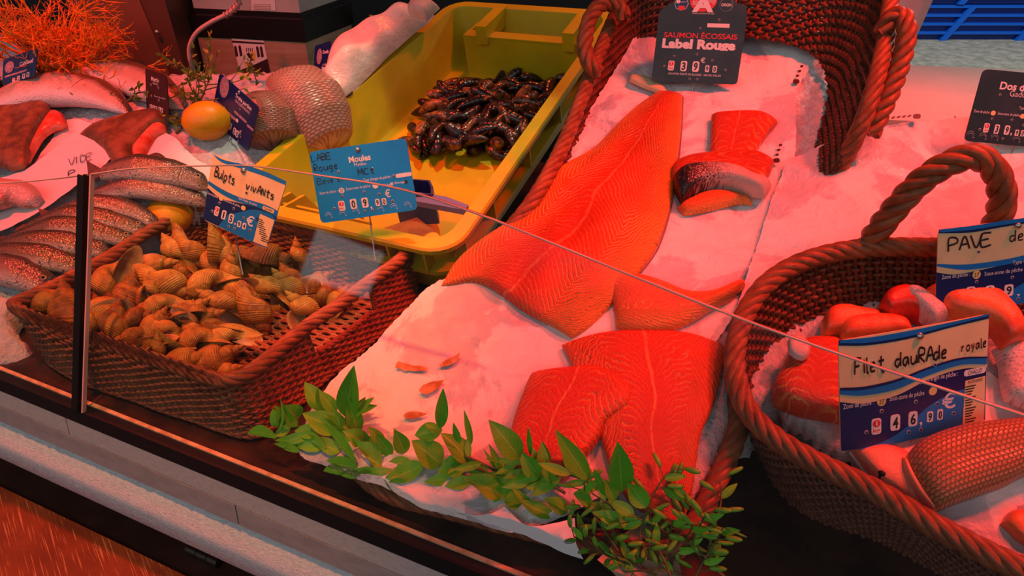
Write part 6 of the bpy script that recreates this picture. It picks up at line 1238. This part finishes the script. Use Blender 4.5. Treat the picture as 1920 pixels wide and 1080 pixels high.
# bushy sprig among the fish, dark sprig at the far left
def sprig(name, lab, pts, n, spread, size, mats, surf, h0, seed, stems=9):
    r = np.random.RandomState(seed); c = hit(np.array([pts[0][0]], float), np.array([pts[0][1]], float), surf)[0]; t_ = thing(name, lab, 'sprig', c); m1, m2 = M(), M()
    base = np.array([hit(np.array([x], float), np.array([y], float), lambda X, Y: surf(X, Y)+h)[0] for x, y, h in pts])
    P = catmull(base, 40); m1.tube(P, np.linspace(0.0028, 0.0012, 40), 6)
    for k in range(stems):
        j = r.randint(4, 38); d = (P[min(39, j+2)]-P[j-2]); d = d/np.linalg.norm(d)*.5+r.randn(3)*np.array([.9, .5, .6]); d /= np.linalg.norm(d); ln = spread*(.5+r.rand()); Q = catmull(np.array([P[j], P[j]+d*ln*.5+r.randn(3)*ln*.08, P[j]+d*ln+ez*ln*.1]), 14); m1.tube(Q, np.linspace(0.0014, 0.0006, 14), 5)
        for i in range(n):
            q = Q[r.randint(3, 14)]; dd = d+r.randn(3)*.8; dd /= np.linalg.norm(dd); leaf(m2, q, q+dd*size*(.7+.6*r.rand()), size*.5, r.randn(3)+.8*(Cp-q)/np.linalg.norm(Cp-q), .12, .05, 6)
    m1.build('stem', mats[0], t_); m2.build('foliage', mats[1], t_)
M_yleaf = leaf_mat('yellow_green_leaf', (0.16, 0.20, 0.015), (0.28, 0.30, 0.03), (0.4, 0.4, 0.08)); M_dleaf = leaf_mat('dark_green_leaf', (0.012, 0.045, 0.008), (0.03, 0.08, 0.012), (0.06, 0.1, 0.02))
sprig('leafy_sprig', 'yellow green leafy sprig standing on the ice between the dark red and dark blue signs', [(330, 250, .004), (358, 222, .02), (375, 190, .05), (385, 160, .07), (372, 132, .09)], 9, 0.075, 0.014, (M_stem, M_yleaf), S_left, 0, 5, 22)
sprig('leafy_sprig', 'yellow green twig end showing left of the dark red sign', [(240, 190, .03), (255, 176, .04), (270, 172, .04)], 4, 0.022, 0.013, (M_stem, M_yleaf), S_left, 0, 6, 4)
sprig('leafy_sprig', 'yellow green tuft of leaves at the foot of the scale', [(470, 150, .006), (462, 140, .02), (480, 132, .03)], 6, 0.04, 0.013, (M_stem, M_yleaf), S_left, 0, 8, 5)
sprig('leafy_sprig', 'dark green sprig at the photo edge under the half hidden blue sign', [(80, 175, .01), (50, 168, .02), (10, 172, .02), (-30, 160, .03)], 12, 0.06, 0.02, (M_stem, M_dleaf), S_left, 0, 9, 14)
# orange coral sprays
M_coral = mat('orange_coral', (0.95, 0.36, 0.02), 0.5, (0.80, 0.16, 0.012), 40, 0.2, 200)
def coral(lab, foot, tips, seed, gens=4, fan=24):
    r = np.random.RandomState(seed); b = hit(np.array([foot[0]], float), np.array([foot[1]], float), S_left)[0]-ez*.01; yv = b[1]; t_ = thing('coral', lab, 'coral', b); m = M()
    def grow(p, d, ln, rad, g):
        k = 6; q = [p]
        for i in range(k): d = d+r.randn(3)*np.array([.13, .16, .13]); d /= np.linalg.norm(d); q.append(q[-1]+d*ln/k)
        m.tube(np.array(q), np.linspace(rad, rad*.62, k+1), 5, False, np.array([.3, 1, .2]))
        if g > 0:
            for c in range(2 if g < gens else 2):
                j = r.randint(2, k+1); nd = d+r.randn(3)*np.array([.55, .35, .45]); nd /= np.linalg.norm(nd); grow(q[j], nd, ln*(.52+.25*r.rand()), rad*.66, g-1)
            grow(q[-1], d, ln*.6, rad*.62, g-1)
    for tx, ty in tips:
        e = at_y(np.float64(tx), np.float64(ty), yv+r.uniform(-.06, .06)); d = e-b; ln = np.linalg.norm(d); grow(b+r.randn(3)*.004, d/ln+r.randn(3)*.05, ln*.56, 0.0044, gens)
    m.build('branches', M_coral, t_)
coral('tall bushy orange coral spray standing behind the pale fish at the left', (102, 160), [(10, 40), (15, 20), (30, 0), (45, -15), (60, -10), (75, -25), (90, -20), (105, -5), (115, 20), (120, 50), (50, 60), (30, 75), (85, 30)], 3, 4)
coral('lower orange coral spray leaning right in front of the steel post', (118, 158), [(140, 95), (150, 80), (170, 65), (190, 58), (215, 55), (235, 60), (250, 72), (258, 95), (250, 112), (200, 100), (180, 90), (215, 85)], 12, 4)
# ------------------------------------------------------------------ the scale, post and packets at the back
def prism_z(px, z0, z1): p = at_z(*np.array(px, float).T, z1); return M().prism(p-ez*(z1-z0), ez*(z1-z0))
M_scale = mat('scale_steel', (0.52, 0.36, 0.24), 0.42, (0.42, 0.26, 0.16), 8, 0.05, 200, metal=0.35, stretch=(1, 1, 6)); M_scale2 = mat('scale_top_panel', (0.46, 0.45, 0.40), 0.5, (0.40, 0.38, 0.34), 14)
cpos = at_y(np.float64(574), np.float64(79), 1.80); zc = cpos[2]
sc_t = thing('weighing_scale', 'steel weighing scale with a thick black platform behind the breams', 'scale', np.array([cpos[0]-.15, cpos[1]+.12, zc-.16]))
ca_ = math.radians(3); da = np.array([math.cos(ca_), math.sin(ca_), 0]); 
e1 = at_z(np.float64(366), np.float64(68), zc); e2 = at_z(np.float64(662), np.float64(44), zc)
vL = (e1-cpos)*1.0; vR = (e2-cpos); vR[2] = vL[2] = 0
def sbox(c, l, r_, h, name, mt_, par, off=0): o = c+l*off+r_*off; return M().box(o, l*(1-2*off), r_*(1-2*off), ez*h).build(name, mt_, par, smooth=False)
sbox(cpos-ez*0.16, vL, vR, 0.158, 'base_body', M_scale, sc_t, 0.012)
sbox(cpos, vL*1.06, vR*1.02, 0.050, 'platform', M_black, sc_t, -0.0)
sbox(cpos+ez*0.0502, vL*.96, vR*.97, 0.004, 'platform_mat', M_dark, sc_t, 0.01)
top_c = at_z(np.float64(604), np.float64(34), zc+0.054); 
sbox(cpos+ez*0.0542, vL, vR, 0.012, 'tray_rim', M_black, sc_t, 0.02)
hb = sbox(cpos+ez*0.0665, vL, vR, 0.13, 'head_body', M_scale2, sc_t, 0.03)
# stickers on the front of the scale
nf = np.cross(vL, ez); nf /= np.linalg.norm(nf)
if nf@(Cp-cpos) < 0: nf = -nf
def sticker(name, pxs, mt_, base, off, par): 
    p0 = base+nf*off; q = on_plane(*np.array(pxs, float).T, p0, nf); return M().add(np.vstack([q, q-nf*.0004]), [tuple(range(len(q))), tuple(range(len(q), 2*len(q)))[::-1]]).build(name, mt_, par, smooth=False)
M_spk = mat('sticker_white', (0.70, 0.66, 0.64), 0.5); M_spd = mat('sticker_dark', (0.035, 0.01, 0.012), 0.5); M_spy = mat('sticker_yellow', (0.75, 0.42, 0.02), 0.5)
bf = cpos+vL*.012+vR*.012
stk = sticker('town_sticker', [(434, 72), (494, 76), (508, 143), (453, 148)], M_spk, bf, .0010, sc_t)
sticker('sticker_band', [(434, 76), (494, 80), (495, 83), (435, 80)], M_spd, bf, .0014, stk); sticker('sticker_foot', [(449, 132), (475, 122), (501, 110), (508, 143), (453, 148)], M_spd, bf, .0014, stk)
for k, (x, y) in enumerate(((441, 87), (449, 86), (482, 88), (489, 88))): sticker('sticker_window', [(x-2.2, y+1), (x, y-2), (x+2.4, y+1), (x+5.6, y+18), (x+1, y+20)], M_spd, bf, .0014, stk)
for k in range(4): sticker('sticker_stroke', [(461+3.6*k, 90), (462.5+3.6*k, 90), (463+3.6*k, 97), (461.8+3.6*k, 97)], M_spd, bf, .0014, stk)
sticker('sticker_heart', [(462, 101), (466, 98), (469.5, 102), (476, 115), (466, 108)], M_spd, bf, .0014, stk); sticker('sticker_heart', [(469.5, 102), (472, 96), (477, 97), (479, 104), (477, 114), (476, 115)], M_spy, bf, .0016, stk)
hbf = cpos+vL*.03+vR*.03
pl_ = sticker('rating_plate', [(470, -8), (515, -6), (517, 20), (472, 20)], M_spk, hbf, .001, sc_t)
for k in range(4): sticker('plate_line', [(475, 8+3*k), (508, 8.6+3*k), (508, 9.8+3*k), (475, 9.2+3*k)], M_scale, hbf, .0014, pl_)
# cable
cb_ = [(440, -12, 1.74), (448, 4, 1.74), (430, 24, 1.74), (395, 42, 1.74), (368, 62, 1.74), (355, 90, 1.74), (358, 118, 1.74), (368, 140, 1.75)]
P = catmull(np.array([at_y(np.float64(x), np.float64(y), yy) for x, y, yy in cb_]), 120); m = M(); m.tube(P, 0.0052, 10)
cab = tag(m.build('power_cable', mat('pink_grey_cable', (0.55, 0.36, 0.33), 0.45)), 'pale cable curving down at the left of the scale', 'cable')
m = M()
for k in range(6): m.tube(P[4+k*5:7+k*5], 0.0082, 10)
m.build('strain_relief', mat('cable_relief', (0.50, 0.30, 0.28), 0.5), cab)
# steel post
M_post = mat('post_steel', (0.34, 0.17, 0.10), 0.38, (0.24, 0.10, 0.06), 5, 0.04, 150, metal=0.6, stretch=(1, 1, .3))
pf = [at_y(np.float64(x), np.float64(y), 1.78) for x, y in ((205, 145), (322, 145), (248, -30), (112, -30))]
post = thing('steel_post', 'wide brownish steel post leaning beside the coral sprays', 'post', pf[0]); dn = (pf[0]-pf[3])*.5
pf[0] = pf[0]+dn*.25; pf[1] = pf[1]+(pf[1]-pf[2])*.25
M().prism(pf, np.array([0.03, 0.16, 0])).build('post_body', M_post, post, smooth=False)
ps = [at_y(np.float64(x), np.float64(y), 1.785) for x, y in ((322, 145), (348, 135), (300, -30), (248, -30))]
M().prism(ps, np.array([0.02, 0.13, 0])).build('side_flange', mat('post_side', (0.16, 0.07, 0.045), 0.45, metal=0.5), post, smooth=False)
sb_ = at_y(np.float64(294), np.float64(61), 1.777); M().ball(sb_, (.006, .003, .006), 12, 7).build('bolt', S_pin, post)
cbx = at_y(np.float64(316), np.float64(42), 1.98); tag(M().box(cbx+np.array([-.02, 0, 0]), (0.05, 0.0, 0), (0, .05, 0), (-.02, 0, .1)).build('cardboard_box', mat('cardboard', (0.42, 0.22, 0.12), 0.7), smooth=False), 'small tan cardboard box edge behind the steel post', 'box')
# white plastic bag slumped beside the crate
M_bag = mat('plastic_bag', (0.78, 0.66, 0.62), 0.32, (0.70, 0.54, 0.50), 9, 0.5, 26, spec=0.6, bd=0.01)
S_bag = lambda X, Y: 0.34*qof(X, Y)-0.055
bag = slab([[(615, 195), (612, 160), (622, 125), (640, 98), (668, 86), (700, 74), (730, 50), (752, 32)], [(635, 192), (650, 150), (680, 120), (712, 92), (735, 66), (752, 48), (770, 32)], [(650, 185), (685, 150), (722, 112), (755, 82), (780, 60), (800, 45), (815, 30)]], S_bag, 0.060, 40, 60, p=2.2, wr=0.006, wf=9, wseed=17)
tag(bag.build('plastic_bag', M_bag), 'crumpled white plastic bag slumped along the outer wall of the yellow crate', 'bag')
# black packet with printed label, and a white bag top behind it
pk0 = at_y(np.float64(720), np.float64(60), 1.98); npk = np.array([0.15, -0.78, 0.6]); npk /= np.linalg.norm(npk)
def pkp(pxs, off=0.0): return on_plane(*np.array(pxs, float).T, pk0+npk*off, npk)
pkt = thing('food_packet', 'black food packet with orange and red printed label behind the plastic bag', 'packet', pkp([(700, 60)])[0])
M().prism(pkp([(659, 53), (705, 23), (735, 20), (775, 42), (735, 92), (690, 98), (670, 70)]), -npk*.03).build('pouch', M_black, pkt, smooth=False)
def plabel(name, pxs, mt_, off): q = pkp(pxs, off); M().add(np.vstack([q, q-npk*.0003]), [tuple(range(len(q))), tuple(range(len(q), 2*len(q)))[::-1]]).build(name, mt_, pkt, smooth=False)
M_lo = mat('label_orange', (0.80, 0.28, 0.02), 0.5)
plabel('label_white_box', [(671, 47), (695, 55), (689, 62), (666, 53)], M_spk, .001)
for k in range(3): plabel('label_orange_bar', [(680+7*k, 40-6.5*k), (701+7*k, 46-6.5*k), (698+7*k, 49.5-6.5*k), (677+7*k, 43-6.5*k)], M_lo, .001)
plabel('label_red_picture', [(708, 50), (716, 42), (732, 46), (722, 58), (706, 58)], mat('label_red', (0.70, 0.03, 0.02), 0.5), .001); plabel('label_line', [(696, 53), (725, 33), (726, 34), (697, 54)], M_spk, .0012)
M_bl = mat('printed_bag', (0.60, 0.50, 0.44), 0.5, (0.5, 0.38, 0.32), 20)
wbag = slab([[(768, 30), (766, 22), (772, 12)], [(790, 36), (795, 24), (800, 14)], [(800, 40), (812, 28), (825, 16)]], lambda X, Y: 0.40*qof(X, Y)-0.03, 0.03, 14, 16, p=2.4)
tag(wbag.build('printed_bag', M_bl), 'whitish printed bag top with a red edge at the far end of the plastic bag', 'bag')
